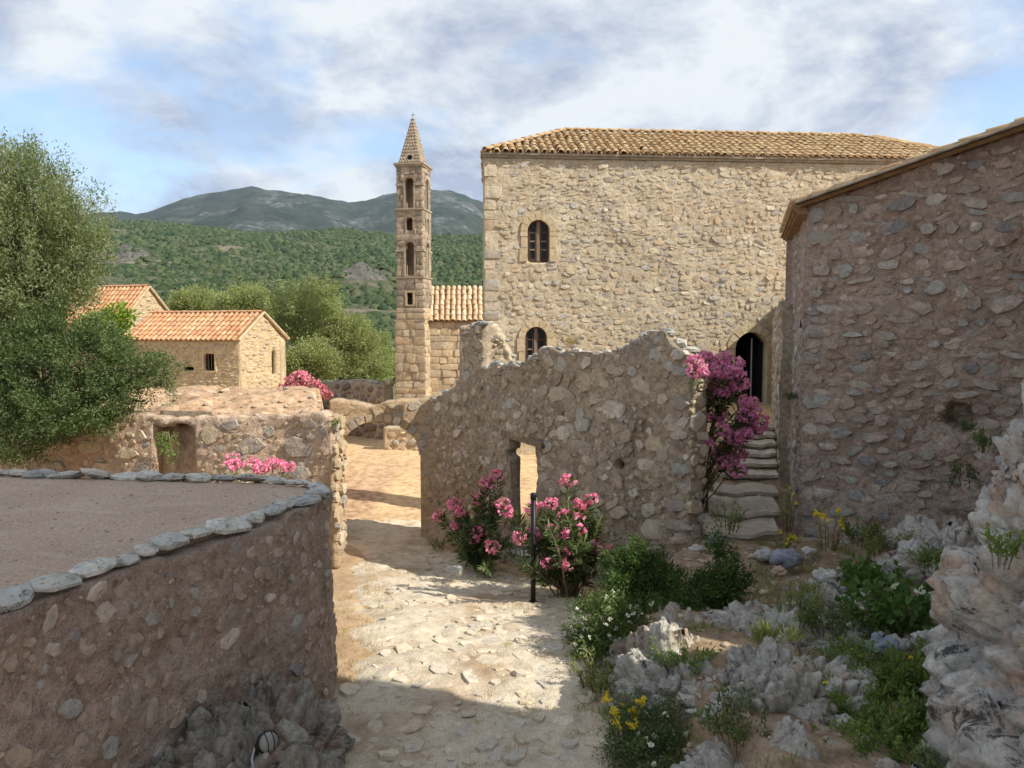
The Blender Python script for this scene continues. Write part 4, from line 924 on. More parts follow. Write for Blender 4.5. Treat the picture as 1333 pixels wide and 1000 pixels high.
# ---- the flat-roofed terrace in front
TZ = 2.0
def build_terrace():
    r = np.random.default_rng(61); t = thing('flat_terrace_roof', 'flat gravelled terrace roof on a curved rubble wall edged with pale stones', 'terrace', (-3.2, 5.5, 0))
    W = Wall(TP, -.3, lambda u: TZ - .045 + .018 * np.sin(np.asarray(u) * 2.3) + .012 * np.sin(np.asarray(u) * 7.1), .4, .036, None, .055, 1.5, 61, 1, .026, lambda u, z: .02 * (1 - sstep(-.2, 1.9, z)))
    w = W.mesh('wall', M['mortar_terrace'], t); i_far = W.cu[10]; al = W.allow()
    def ok(u, z, a, b): return al(u, z, a, b) and 1.2 < u < i_far - .3 and z < TZ - .05
    it = pack(W.L, .0, TZ - .04, 4200, .056, .012, (.9, 1.9), .022, ok, r); W.stones(it, (.006, .028), .9, r, .004).build(w, M['stone_terrace'], 'angular', 'stone', 300, False)
    it2 = pack(W.L, .0, TZ, 5200, .026, .006, (.8, 2.0), .006, ok, r); W.stones(it2, (.005, .018), .9, r, .003).build(w, M['crust_terrace'], 'angular', 'pebble', 0, False)
    # deck
    inner = [W.at(u, TZ, -.16, True)[0] for u in np.linspace(0, W.L, 80)]; poly = [(p[0], p[1], TZ - .012) for p in inner] + [(-10, 1.2, TZ - .012)]
    tt = NT('terrace_gravel'); a = tt.noise(.9, 6, .6); b = tt.noise(55, 5, .75); v = tt.voro(95)
    col = tt.ramp(a, [(.3, (.40, .295, .215)), (.6, (.47, .355, .265)), (.75, (.51, .40, .305))])
    col = tt.mix(1.0, col, tt.ramp(b, [(.3, (.55,) * 3), (.5, (1,) * 3), (.72, (1.5, 1.45, 1.4))]), 'MULTIPLY')
    st1 = tt.noise(2.3, 6, .7, .8, stretch=(1, 2.2, 1)); col = tt.mix(tt.ramp(st1, [(.55, (0,) * 3), (.72, (.55,) * 3)]), col, (.56, .45, .35)); col = tt.mix(tt.ramp(tt.noise(1.4, 7, .75, .6), [(.30, (.6,) * 3), (.42, (0,) * 3)]), col, (.27, .20, .15))
    m = tt.done(col, .95, tt.bump(tt.math('SUBTRACT', b, tt.math('MULTIPLY', v.outputs['Distance'], .4)), .7, .012))
    V, F = slab_poly(poly, .25, np.array([0, 0, 1.0])); dk = part('deck', V, F, m, t, False)
    g = Stones()
    for _ in range(1500):
        y = r.uniform(2.5, 8.0); x = np.interp(y, TP[:9, 1], TP[:9, 0]) - .3 - 6 * r.uniform() ** 1.3; k = .004 + .012 * r.uniform() ** 4; q = r.uniform(0, 6.28)
        g.add((x, y, TZ - .012), (math.cos(q), math.sin(q), 0), (-math.sin(q), math.cos(q), 0), (0, 0, 1), k * 1.3, k, k * .7)
    g.build(dk, M['crust_terrace'], 'angular', 'grit', 0, False)
    st = Stones(); u = .6
    while u < W.L:
        far = u > i_far; s = r.uniform(.07, .125) * (1.15 if far else 1.0) * (.75 if r.uniform() < .2 else 1); asp = r.uniform(1.1, 1.75)
        u += s * asp; p = W.at(u, TZ + .015 + r.uniform(-.01, .012), -.09 + r.uniform(-.02, .02), True)[0]; n = W.nrm(u)[0]
        ex = np.cross([0, 0, 1.0], n); q = r.normal(0, .16); e1 = ex * math.cos(q) + n * math.sin(q); e1[2] = r.normal(0, .06); e1 /= np.linalg.norm(e1)
        ez = np.array([n[0] * .2 + r.normal(0, .1), n[1] * .2 + r.normal(0, .1), 1.0]); ez -= e1 * ez.dot(e1); ez /= np.linalg.norm(ez)
        st.add(p, e1, np.cross(ez, e1), ez, s * asp * 1.15, s * r.uniform(1.0, 1.3), s * r.uniform(.32, .5)); u += s * asp * .78
    st.build(t, M['coping'], 'boulder', 'edging_stone', 300, False)
    return W
TERR = build_terrace()

# ---- the gabled building on the right
def build_gable():
    r = np.random.default_rng(71); A = GC; B = GC + GD * 4.3; up = lambda a, b: on_line(a, b, A, B)
    z0 = up(1050, 268)[1]; z1 = up(1325, 172)[1]; u1 = up(1325, 172)[0]; sl = (z1 - z0) / u1; top = lambda u: z0 + sl * np.asarray(u)
    t = thing('gabled_building', 'shaded rubble stone building with sloping tiled roof edge right of the stairs', 'building', (*(A + GD * 2), .5))
    hc = up(1248, 545); op = None
    cav = lambda u, z: np.hypot((np.asarray(u) - hc[0]) / .21, (np.asarray(z) - hc[1]) / .17) + .35 * fbm(P3(np.asarray(u) * 6, np.asarray(z) * 6, 8), 3, 79)
    ero = lambda u, z: -.36 * (1 - sstep(.75, 1.1, cav(u, z))) - .13 * np.exp(-(((u - hc[0] - .1) / .45) ** 2 + ((z - hc[1] + .35) / .5) ** 2)) * (1 + fbm(P3(np.asarray(u) * 3, np.asarray(z) * 3, 4), 3, 75)) + .10 * np.exp(-((np.asarray(z) - .2) / .5) ** 2)
    W = Wall([A, B], -.1, top, .62, .042, op, .055, 1.3, 71, 2, .034, ero); w = W.mesh('front_wall', M['mortar_gable'], t); al = W.allow(.8)
    it = courses(W.L, .45, 7.5, .165, (.18, .48), lambda u, z, a, b: al(u, z, a, b) and r.uniform() < .96, r, .45, .008)
    it[:, 1] += r.normal(0, .025, len(it)); it[:, 3] *= r.uniform(.72, 1.05, len(it)); it[:, 2] *= r.uniform(.72, 1.03, len(it))
    W.stones(it, (.016, .050), .2, r, .002).build(w, M['stone_gable'], 'angular', 'stone', 300, False)
    it2 = pack(W.L, .4, 6.6, 3600, .05, .014, (1, 2.2), .010, al, r); W.stones(it2, (.006, .026), .4, r, .004).build(w, M['crust_gable'], 'angular', 'small_stone', 0, False)
    q = []; z = .45
    while z < float(top(.2)) - .15:
        hh = r.uniform(.06, .14); wd_ = r.uniform(.10, .22); q.append((wd_ * r.uniform(.85, 1.1), z + hh, wd_, hh * .9)); z += 2 * hh + r.uniform(.02, .2)
    W.stones(np.array(q), (.012, .03), .08, r).build(w, M['stone_gable'], 'angular', 'quoin', 40, False)
    # left flank running back beside the stairs
    FD = np.array([.29, .957]); C = A + FD * 3.4
    hz = on_line(1035, 492, C, A)
    opF = lambda u, z: (np.abs(u - hz[0]) < .17) & (np.abs(z - hz[1]) < .13)
    WF = Wall([C, A + GD * .02 + FD * .03], -.1, lambda u: z0 + .0 * np.asarray(u), .5, .06, opF, .04, 1.2, 73, 2, .015); wf = WF.mesh('side_wall', M['mortar_gable'], t)
    it = pack(WF.L, .4, z0, 900, .07, .025, (1, 1.8), .03, WF.allow(), r); WF.stones(it, (.008, .03), .3, r).build(wf, M['stone_gable'], 'stone', 'stone', 140)
    # roof: eave along the flank, rising to the right
    g3 = np.array([GD[0], GD[1], sl]); g3 /= np.linalg.norm(g3); f3 = np.array([*FD, 0]); nf = np.array([-f3[1], f3[0], 0])
    O = np.array([*A, z0 + .05]) - g3 * .12 - f3 * .08; far_u = 4.6; q1 = O + g3 * far_u; q2 = q1 + f3 * 3.7; q3 = O + f3 * 3.7
    V, F = slab_poly([O, q1, q2, q3], .05); roof = part('roof', V, F, M['tile_deck'], t, False)
    st = Stones(); nr = int(far_u / .3); nn = np.cross(g3, f3); nn /= np.linalg.norm(nn)
    if nn[2] < 0: nn = -nn
    ev = g3; eu = np.cross(ev, nn); 
    for j in range(nr):
        for i in range(15):
            p = O + f3 * (.09 + i * .235) + g3 * (j * .30 - .08) + nn * .03
            e2 = ev - nn * .05; e2 /= np.linalg.norm(e2); e1 = np.cross(e2, nn); e1 /= np.linalg.norm(e1); st.add(p, e1, e2, np.cross(e1, e2), .105, .37, .10, big=1 / (1 + i))
    st.build(roof, M['tile_main'], 'tile', 'tile', 160)
    # flat rake tiles closing the verge, and stepped corbel tiles under the eave
    st = Stones()
    for j in range(int(far_u / .42)):
        p = O - f3 * .05 + g3 * (j * .42 + .2) + nn * .01; st.add(p, g3, f3, nn, .225, .10, .022)
    st.build(roof, M['cornice'], 'block', 'verge_tile', 40, False)
    for k in range(3):
        mb = MB(); o = np.array([*A, z0 - .01 - k * .042]) - g3 * (.10 - k * .04); L = 3.4
        c = o + f3 * L / 2; mb.box(c, (L / 2 + .02, .10, .018), np.stack([f3, nf, [0, 0, 1.0]], 1)); mb.build('eave_course', M['tile_deck'], roof)
    # hidden rear walls
    D2 = B + FD * 3.4
    Wall([B, D2], -.1, lambda u: top(4.3) + 0 * np.asarray(u), .4, .3, None, .02, 1, 3, 0).mesh('rear_wall', M['mortar_gable'], t); Wall([D2, C], -.1, lambda u: top(4.3) - sl * np.asarray(u), .4, .3, None, .02, 1, 3, 0).mesh('rear_wall', M['mortar_gable'], t)
    # retaining wall on the right of the stairs, running back to the house
    a0 = np.array([8.15, 24.0]); a1 = np.array([4.62, 13.2])
    t2 = thing('side_wall', 'narrow stone wall running back along the right of the stairs to the arched door', 'wall', (6.3, 18.5, 1))
    W3 = Wall([a0, a1], .2, lambda u: np.interp(u, [0, W3L], [4.15, 3.95]) + .05 * np.sin(np.asarray(u) * 5), .5, .08, None, .04, 1.2, 77, 2, .02); w3 = W3.mesh('wall', M['mortar_ruin'], t2)
    it = pack(W3.L, .8, 3.9, 1500, .09, .03, (1, 1.9), .02, W3.allow(), r); W3.stones(it, (.01, .04), .2, r).build(w3, M['stone_ruin'], 'stone', 'stone', 150)
    W3.coping(np.arange(.1, W3.L, .25), (.08, .15), r).build(w3, M['stone_ruin_top'], 'boulder', 'capping_stone', 60)
W3L = math.hypot(8.15 - 4.62, 24 - 13.2)
build_gable()

# ---- unseen tower and wing added right of the viewer to shade terrace, path and rocks
def build_shade_tower():
    t = thing('tower_house', 'tall rubble stone tower house standing outside the right edge of the view', 'building', (5.6, 1.6, .3))
    c = [(3.35, .6), (5.05, 4.8), (7.32, 4.0), (5.7, -.2)]
    for i in (1, 2, 3, 0):
        a, b = np.array(c[i], float), np.array(c[(i + 1) % 4], float)
        Wall([b, a], .0, lambda u: 12.2 + 0 * np.asarray(u), .6, .3, None, .05, 1.1, 90 + i, 0, .02).mesh('wall', M['mortar_gable'], t)
    mb = MB(); mb.add(*slab_poly([(3.75, .8, 12.1), (5.5, .2, 12.1), (6.9, 3.8, 12.1), (5.35, 4.35, 12.1)], .2)); mb.build('roof', M['tile_deck'], t)
    t = thing('low_wing', 'low rubble stone wing joining the tower house outside the view', 'building', (8.8, 7, .3))
    c = [(6.6, 5.1), (6.6, 8.6), (11, 8.0), (11, 5.1)]  # unseen block added and sized to shade the rocks on the right
    for i in range(4):
        a, b = np.array(c[i], float), np.array(c[(i + 1) % 4], float)
        Wall([b, a], .0, lambda u: 5.6 + 0 * np.asarray(u), .5, .3, None, .05, 1.1, 95 + i, 0, .02).mesh('wall', M['mortar_gable'], t)
    mb = MB(); mb.box((8.8, 6.65, 5.5), (2.0, 1.3, .1)); mb.build('roof', M['tile_deck'], t)
build_shade_tower()

# ---- stairs
def build_stairs():
    r = np.random.default_rng(81); t = thing('stone_stairs', 'worn stone steps climbing between the ruined wall and the gabled building', 'stairs', (3.3, 11.5, .5))
    m = M['stone_ruin_top']
    rows = [(916, 1014, 690, 10.75), (924, 1016, 664, 11.5), (930, 1014, 640, 12.5), (940, 1013, 617, 13.3), (952, 1012, 603, 13.75), (955, 1011, 590, 14.2), (958, 1010, 577, 14.65), (962, 1009, 566, 15.1), (965, 1009, 556, 15.6)]
    for k, (xa, xb, y, Y) in enumerate(rows):
        a = P(xa, y, Y); b = P(xb, y, Y); dep = (rows[k + 1][3] - Y + .22) if k < len(rows) - 1 else 1.2; zt = a[2]
        # rounded, uneven tread block
        n = 14; V = []; F = []; hgt = .30
        for i in range(n + 1):
            f = i / n; p = a + (b - a) * f; bow = (.18 if k < 2 else .05) * math.sin(math.pi * f) + .02 * math.sin(f * 13 + k * 2); jz = .012 * math.sin(f * 9 + k) + r.normal(0, .005)
            for dy, dz in ((-bow + .07, -hgt), (-bow + .05, -.075), (-bow - .02, -.06), (-bow - .015, -.005), (dep * .5, .01), (dep, 0.0)): V.append((p[0] + dy * .22, p[1] + dy, zt + dz + (jz if dz > -.2 else 0)))
        for i in range(n):
            for q in range(5): F.append((i * 6 + q, (i + 1) * 6 + q, (i + 1) * 6 + q + 1, i * 6 + q + 1))
        F.append(tuple(range(6))[::-1]); F.append(tuple(n * 6 + q for q in range(6)))
        part('step', V, F, STEP, t, False)
STEP = stone_mat('step', [(.54, .47, .37), (.49, .42, .33), (.58, .51, .41)], 8, .9, .05, lichen=(.36, .33, .28))
build_stairs()

# ---- bell tower
def face_blocks(W, z0, z1, h, wr, r, mat, parent, name='block', prot=(.012, .03), lim=300, al=None):
    al = al or W.allow(.6); it = []
    z = z0
    while z < z1 - .1:
        hh = min(h * r.uniform(.85, 1.15), z1 - z); 
        if z1 - z - hh < .12: hh = z1 - z
        n = max(1, int(round(W.L / r.uniform(*wr)))); cuts = np.sort(np.concatenate([[0, W.L], (np.arange(1, n) + r.uniform(-.25, .25, max(0, n - 1))) * W.L / n]))
        for a, b in zip(cuts[:-1], cuts[1:]):
            c = ((a + b) / 2, z + hh / 2, (b - a) / 2 - .008, hh / 2 - .008)
            if al(*c): it.append(c)
            else:
                for f0, f1 in ((0, .33), (.67, 1), (.33, .67)):
                    c2 = (a + (b - a) * (f0 + f1) / 2, c[1], (b - a) * (f1 - f0) / 2 - .006, c[3])
                    if al(*c2): it.append(c2)
        z += hh
    st = W.stones(np.array(it), prot, .0, r); st.build(parent, mat, 'block', name, lim, True)
def build_belltower():
    r = np.random.default_rng(91); Yc = 41.0; ph = R(10.8); ex = np.array([math.cos(ph), -math.sin(ph)]); ey = np.array([math.sin(ph), math.cos(ph)])   # right, back
    c0 = P(534, 400, Yc)[:2]; zz = lambda py: P(534, py, Yc)[2]; hw = .735
    C = c0 + ey * hw      # plan centre
    t = thing('bell_tower', 'slender square stone bell tower with pointed spire and arched openings', 'tower', (*C, -1.6))
    def corners(h): return [C - ex * h - ey * h, C + ex * h - ey * h, C + ex * h + ey * h, C - ex * h + ey * h]
    def storey(z0, z1, h, ops, mat, bh, wr, name):
        cs = corners(h)
        for i in range(4):
            a, b = cs[i], cs[(i + 1) % 4]; L = np.linalg.norm(b - a); d = (b - a) / L
            fs = [f(L) for f in ops]; op = (lambda u, z: np.any([f(u, z) for f in fs], axis=0)) if fs else None
            trim = .0 if i % 2 == 0 else .22
            W = Wall([a + d * trim, b - d * trim], z0, lambda u: z1 + 0 * np.asarray(u), .22, .06, None if op is None else (lambda u, z, op=op, trim=trim: op(u + trim, z)), .008, 2, 91 + i, 2)
            w = W.mesh('wall', M['mortar_tower'], t)
            if i < 2:
                W2 = W if trim == 0 else Wall([a, b], z0, lambda u: z1 + 0 * np.asarray(u), .2, .3, None, .008, 2, 91 + i, 0)
                if op is not None: W2.opening = op
                face_blocks(W2, z0, z1, bh, wr, r, mat, w, 'block', (.012, .03), 110)
    base0 = -1.9; zA = zz(417); zB = zz(401); zC = zz(361); zD = zz(272); zE = zz(213); zF = zz(152)
    # battered base in three lifts
    for k, (a, b, h) in enumerate(((base0, zz(505), .865), (zz(505), zz(460), .84), (zz(460), zA, .815))): storey(a, b, h, [], M['block_base'], .42, (.45, .8), 'base')
    def cornice(z, h, th, name='cornice'):
        mb = MB(); Mx = np.array([[ex[0], ey[0], 0], [ex[1], ey[1], 0], [0, 0, 1]])
        mb.box((*C, z), (h, h, th / 2), Mx); mb.box((*C, z - th), (h - .05, h - .05, th / 2 - .003), Mx); mb.build(name, M['mortar_tower'], t)
    cornice(zA, .86, .09, 'ledge'); cornice(zC, .79, .08); cornice(zD, .79, .08); cornice(zE, .83, .10)
    arch = lambda w, zb, zt: (lambda L: arch_open(L / 2 - w, L / 2 + w, zb, zt)); sq = lambda w, zb, zt: (lambda L: (lambda u, z: (np.abs(u - L / 2) < w) & (z > zb) & (z < zt)))
    storey(zA + .05, zB, .765, [], M['block_base'], .34, (.5, .8), 'plinth')
    storey(zB, zC - .1, .735, [sq(.16, zz(397), zz(381))], M['block_tower'], .33, (.36, .6), 'shaft')
    storey(zC + .05, zD - .1, .72, [arch(.235, zz(359), zz(315)), arch(.17, zz(300), zz(283))], M['block_tower'], .33, (.36, .6), 'shaft')
    storey(zD + .05, zE - .1, .705, [arch(.235, zz(271), zz(231))], M['block_tower'], .33, (.36, .6), 'shaft')
    # moulded bands at the arch springings and round the arches
    cs = corners(.705)
    for (pyb, pyt, w, h, band) in ((359, 315, .235, .72, 326), (271, 231, .235, .705, 240), (300, 283, .17, .72, None)):
        cs = corners(h)
        for i in range(2):
            W = Wall([cs[i], cs[i + 1]], 0, lambda u: 1 + 0 * np.asarray(u), .1, .5, None, 0, 1, 1, 0); L = W.L; zt = zz(pyt); zs = zt - w
            o = [(L / 2 - (w + .14) * math.cos(math.pi * q / 10), zs + (w + .14) * math.sin(math.pi * q / 10)) for q in range(11)]; n_ = [(L / 2 - (w + .02) * math.cos(math.pi * q / 10), zs + (w + .02) * math.sin(math.pi * q / 10)) for q in range(11)]
            poly_part(W, o + n_[::-1], -.02, .07, 'archivolt', M['block_tower'], t)
            if band:
                for a, b in ((-.04, L / 2 - w - .12), (L / 2 + w + .12, L + .04)): quad_bar(W, a, b, zz(band) - .06, zz(band) + .06, -.02, .075, 'band', M['mortar_tower'], t)
            for sgn in (-1, 1): quad_bar(W, L / 2 + sgn * (w + .05) - .045, L / 2 + sgn * (w + .05) + .045, zz(pyb), zs, -.02, .05, 'jamb_shaft', M['block_tower'], t)
    W = Wall(corners(.735)[:2], 0, lambda u: 1 + 0 * np.asarray(u), .1, .5, None, 0, 1, 1, 0); L = W.L
    q = [(L / 2 - .16, zz(397)), (L / 2 - .16, zz(381)), (L / 2 + .16, zz(381)), (L / 2 + .16, zz(397))]; o = [(L / 2 - .27, zz(398.5)), (L / 2 - .27, zz(378.5)), (L / 2 + .27, zz(378.5)), (L / 2 + .27, zz(398.5))]
    ring_part(W, o, q, -.02, .06, 'window_surround', M['block_base'], t)
    for z in (zz(398), zC, zD, zE - .2): mb = MB(); mb.box((*C, z - .05), (.5, .5, .03)); mb.build('floor', M['interior'], t)
    mb = MB(); mb.box((*C, (zz(360) + zz(280)) / 2), (.05, .05, (zz(280) - zz(360)) / 2)); mb.build('post', M['wood_dark'], t)
    # spire with rows of small knobs, a near-black disc painted as a round opening's shade, a ball and a cross
    b0 = zE + .05; hs = .62; V = [np.array([*c, b0]) for c in corners(hs)] + [np.array([*c, zF]) for c in corners(.085)]; mb = MB(); mb.add(V, [(0, 1, 5, 4), (1, 2, 6, 5), (2, 3, 7, 6), (3, 0, 4, 7), (4, 5, 6, 7)]); sp = mb.build('spire', M['mortar_tower'], t)
    st = Stones()
    for i in range(2):
        for row in range(13):
            f = (row + .6) / 13.5; h = hs + (.085 - hs) * f; n = max(1, int(round(2 * h / .15)))
            cc = corners(h); a, b = cc[i], cc[i + 1]; nn = np.array([*(-ey if i == 0 else ex), .27]); nn /= np.linalg.norm(nn); dx = np.array([*((b - a) / np.linalg.norm(b - a)), 0])
            for k in range(n):
                g = (k + .5) / n; p = np.array([*(a + (b - a) * g), b0 + (zF - b0) * f])
                if i == 0 and abs(p[2] - zz(204)) < .17 and abs(g - .5) * 2 * h < .19: continue
                st.add(p, dx, np.cross(nn, dx), nn, .072 * min(1, 2 * h / n / .15) * r.uniform(.8, 1), .085 * r.uniform(.75, 1), .035)
    st.build(sp, M['block_tower'], 'stone', 'facing_stone', 40)
    f = (zz(204) - b0) / (zF - b0); h = hs + (.085 - hs) * f; mb = MB(); p = np.array([*(C - ey * (h - .03)), zz(204)]); mb.tube([p, p - np.array([*ey, 0]) * .06], [.13, .13], 14); mb.build('round_opening', M['dark_room'], sp)
    mb = MB(); mb.tube([(*C, zF - .02), (*C, zF + .05), (*C, zF + .10)], [.09, .13, .05], 10); mb.tube([(*C, zF + .08), (*C, zF + .40)], [.02, .02], 6); Mx = np.array([[ex[0], ey[0], 0], [ex[1], ey[1], 0], [0, 0, 1]]); mb.box((*C, zF + .29), (.10, .016, .018), Mx); mb.build('cross', M['cornice'], t)
build_belltower()

# ---- the church behind the tower
def build_church():
    r = np.random.default_rng(95); A = P(557, 420, 41.6)[:2]; B = A + np.array([6.0, .35]); ze = P(590, 419, 41.7)[2]; d = (B - A) / np.linalg.norm(B - A); n = np.array([d[1], -d[0]])
    t = thing('church', 'pale ashlar church wall with barrel tile roof right of the bell tower', 'church', (*((A + B) / 2), -1.6))
    W = Wall([A, B], -2, lambda u: ze + 0 * np.asarray(u), .5, .12, None, .012, 1.5, 95, 0); w = W.mesh('front_wall', M['mortar_tower'], t); face_blocks(W, -1.9, ze, .40, (.5, .85), r, M['block_base'], w)
    D = 3.8; Cb = A - n * D; Db = B - n * D; mb = MB()
    mb.add([(*A, -2), (*Cb, -2), (*Db, -2), (*B, -2), (*A, ze), (*Cb, ze), (*Db, ze), (*B, ze)], [(0, 1, 5, 4), (1, 2, 6, 5), (2, 3, 7, 6)]); V = MB(); 
    mb.build('rear_wall', M['mortar_tower'], t)
    d3 = np.array([*d, 0]); n3 = np.array([*n, 0]); zr = P(590, 374, 43.6)[2]; E0 = np.array([*A, ze + .05]) + n3 * .15; E1 = np.array([*B, ze + .05]) + n3 * .15; R0 = np.array([*A, zr]) - n3 * D / 2; R1 = np.array([*B, zr]) - n3 * D / 2; E2 = E1 - n3 * (D + .3); E3 = E0 - n3 * (D + .3)
    mb = MB(); mb.add(*slab_poly([E0, E1, R1, R0], .05)); mb.add(*slab_poly([E2, E3, R0, R1], .05)); mb.add([E0, R0, E3], [(0, 1, 2)]); mb.add([E1, E2, R1], [(0, 1, 2)]); rf = mb.build('roof', M['tile_deck'], t)
    ev = R0 - E0; sl = np.linalg.norm(ev); ev /= sl; tile_roof(rf, E0, d3, ev, np.linalg.norm(E1 - E0), sl, M['tile_orange_pale'], .30, .42, .135, None, None, 200, .06, 6)
    mb = MB(); p = P(556.5, 470, 41.45); mb.tube([(p[0], p[1], -1.8), (p[0], p[1], ze)], [.03, .03], 6); mb.build('drain_pipe', M['surround'], t)
M['tile_orange_pale'] = stone_mat('tile_orange_pale', [(.60, .42, .25), (.64, .48, .31), (.55, .35, .20), (.66, .52, .36), (.58, .37, .24)], 6, .4, .02)
build_church()

# ---- low walls at the far side of the yard
def build_far_walls():
    r = np.random.default_rng(97)
    A = P(402, 500, 27.4)[:2]; B = P(500, 500, 25.8)[:2]; t = thing('dry_stone_wall', 'dark dry stone wall left of the bell tower foot', 'wall', (*((A + B) / 2), -.3))
    W = Wall([A, B], -.6, profile(A, B, [(400, 500), (430, 497), (470, 496), (490, 499), (510, 496)]), .5, .12, None, .05, 1.2, 97, 1, .03); w = W.mesh('wall', M['mortar_ruin'], t)
    it = pack(W.L, -.3, 1.6, 1500, .11, .05, (1.1, 1.9), .015, W.allow(), r); W.stones(it, (.03, .07), .2, r).build(w, M['stone_dark'], 'stone', 'stone', 200); W.coping(np.arange(.1, W.L, .25), (.1, .17), r).build(w, M['stone_ruin_top'], 'boulder', 'capping_stone', 20)
    A = P(499, 560, 23.6)[:2]; B = P(585, 560, 23.4)[:2]; t = thing('stone_bench_wall', 'low pale stone plinth seen through the arch', 'wall', (*((A + B) / 2), -.3))
    W = Wall([A, B], -.7, lambda u: .50 + .04 * np.sin(np.asarray(u) * 6), .5, .08, None, .04, 1.6, 98, 1, .02); w = W.mesh('wall', M['mortar_facade'], t); it = pack(W.L, -.4, .4, 600, .10, .05, (1.1, 1.9), .015, W.allow(), r); W.stones(it, (.03, .07), .2, r).build(w, M['stone_ochre'], 'stone', 'stone', 100)
M['stone_dark'] = stone_mat('stone_dark', [(.24, .17, .13), (.30, .22, .17), (.20, .15, .12), (.33, .27, .22)], 6, .8, .05)
build_far_walls()

# ---- chapels
def chapel(name, label, C1, gdir, gw, ldir, ll, zb, ze, zp, seed, windows=True):
    r = np.random.default_rng(seed); C1 = np.array(C1, float); g = np.array(gdir, float); g /= np.linalg.norm(g); l = np.array(ldir, float); l /= np.linalg.norm(l); C2 = C1 + g * gw; F1 = C1 + l * ll; F2 = C2 + l * ll
    t = thing(name, label, 'chapel', (*((C1 + F1) / 2), zb))
    def wall(a, b, top, op, nm, stones=True, lim=200, mat='stone_chapel'):
        W = Wall([a, b], zb - .5, top, .4, .09, op, .03, 1.2, seed, 2, .015); w = W.mesh(nm, M['mortar_chapel'], t)
        if stones:
            al = W.allow(); it = courses(W.L, zb - .2, zp, .17, (.2, .5), lambda u, z, a_, b_: al(u, z, a_, b_) and r.uniform() < .85, r, .35, .015)
            it[:, 1] += r.normal(0, .03, len(it)); it[:, 3] *= r.uniform(.7, 1.1, len(it)); W.stones(it, (.015, .045), .15, r).build(w, M[mat], 'angular', 'stone', lim)
        return W
    if windows:
        on = lambda px, py: on_line(px, py, F1, C1); a, z1 = on(265, 460); b, z0 = on(280, 483); oa = lambda u, z: (u > a) & (u < b) & (z > z0) & (z < z1 - .0 + .0 * u)
        h1 = on(246, 480); op1 = lambda u, z: oa(u, z) | ((np.abs(u - h1[0]) < .3) & (np.abs(z - h1[1]) < .12))
        on2 = lambda px, py: on_line(px, py, C1, C2); c, z3 = on2(352.5, 456); e, z2 = on2(358.5, 488); op2 = arch_open(c, e, z2, z3)
    else: op1 = op2 = None
    tp = lambda u: ze + 0 * np.asarray(u); gt = lambda u: ze + (zp - ze) * (1 - np.abs(np.asarray(u) / gw * 2 - 1))
    W1 = wall(F1, C1 - l * 0, tp, op1, 'long_wall'); W2 = wall(C1 + g * .02, C2, gt, op2, 'gable_wall'); wall(C2, F2, tp, None, 'long_wall', False); wall(F2, F1, gt, None, 'gable_wall', False)
    if windows:
        win = ring_part(W1, [(a, z0), (a, z1), (b, z1), (b, z0)], [(a + .05, z0 + .05), (a + .05, z1 - .05), (b - .05, z1 - .05), (b - .05, z0 + .05)], -.2, -.14, 'window', M['wood_dark'], t)
        for k in range(1, 4): quad_bar(W1, a + (b - a) * k / 4 - .012, a + (b - a) * k / 4 + .012, z0 + .04, z1 - .04, -.18, -.155, 'bar', M['wood_old'], win)
        mb = MB(); m_ = (C1 + F2) / 2; mb.box((*m_, (zb + ze) / 2), (.9, .9, (ze - zb) / 2)); mb.build('room', M['dark_room'], t)  # solid near-black block painted as the shade behind the window
        for q in ((a - .07, a), (b, b + .07)): quad_bar(W1, q[0], q[1], z0, z1, -.2, .03, 'jamb', M['surround'], t)
        quad_bar(W1, a - .1, b + .1, z0 - .08, z0, -.2, .05, 'sill', M['surround'], t)
    l3 = np.array([*l, 0]); g3 = np.array([*g, 0]); ov = .13; top = zp + .07; dn = (zp - ze) / (gw / 2)
    E0 = np.array([*F1, ze + .05]) - g3 * ov - [0, 0, dn * ov * .5] + l3 * .1; E1 = np.array([*C1, ze + .05]) - g3 * ov - [0, 0, dn * ov * .5] - l3 * .12; R0 = np.array([*((F1 + F2) / 2), top]) + l3 * .1; R1 = np.array([*((C1 + C2) / 2), top]) - l3 * .12
    E2 = np.array([*C2, ze + .05]) + g3 * ov - [0, 0, dn * ov * .5] - l3 * .12; E3 = np.array([*F2, ze + .05]) + g3 * ov - [0, 0, dn * ov * .5] + l3 * .1
    mb = MB(); mb.add(*slab_poly([E0, E1, R1, R0], .06)); mb.add(*slab_poly([E2, E3, R0, R1], .06)); rf = mb.build('roof', M['tile_deck'], t)
    ev = R1 - E1; sl = np.linalg.norm(ev); ev /= sl; eu = -l3; Wd = np.linalg.norm(E1 - E0)
    n = np.cross(eu, ev); n /= np.linalg.norm(n); st = Stones(); dx = .28; dy = .34
    for j in range(int(math.ceil(sl / dy))):
        for i in range(int(Wd / dx)):
            v = j * dy - .05; e2 = ev - n * .05; e1 = np.cross(e2, n); e1 /= np.linalg.norm(e1); e2 = e2 / np.linalg.norm(e2)
            st.add(E0 + eu * (dx * (i + .5) + r.normal(0, .008)) + ev * v + n * .04, e1, e2, np.cross(e1, e2), .122, min(dy * 1.2, sl - v), .115, big=1 / (1 + j))
    st.build(rf, M['tile_orange'], 'tile', 'tile', 300); ridge_tiles(rf, R0 + [0, 0, .03], R1 + [0, 0, .03], M['tile_orange'], .13, .38, 40)
    # sloping verge strips
    for p, q in ((E1, R1), (R1, E2)): mb = MB(); mb.tube([p + [0, 0, .02], q + [0, 0, .04]], [.055, .055], 6); mb.build('verge', M['surround'], rf)
c1 = P(313, 512, 36.0); zpk = P(343, 409, 36.9)[2]
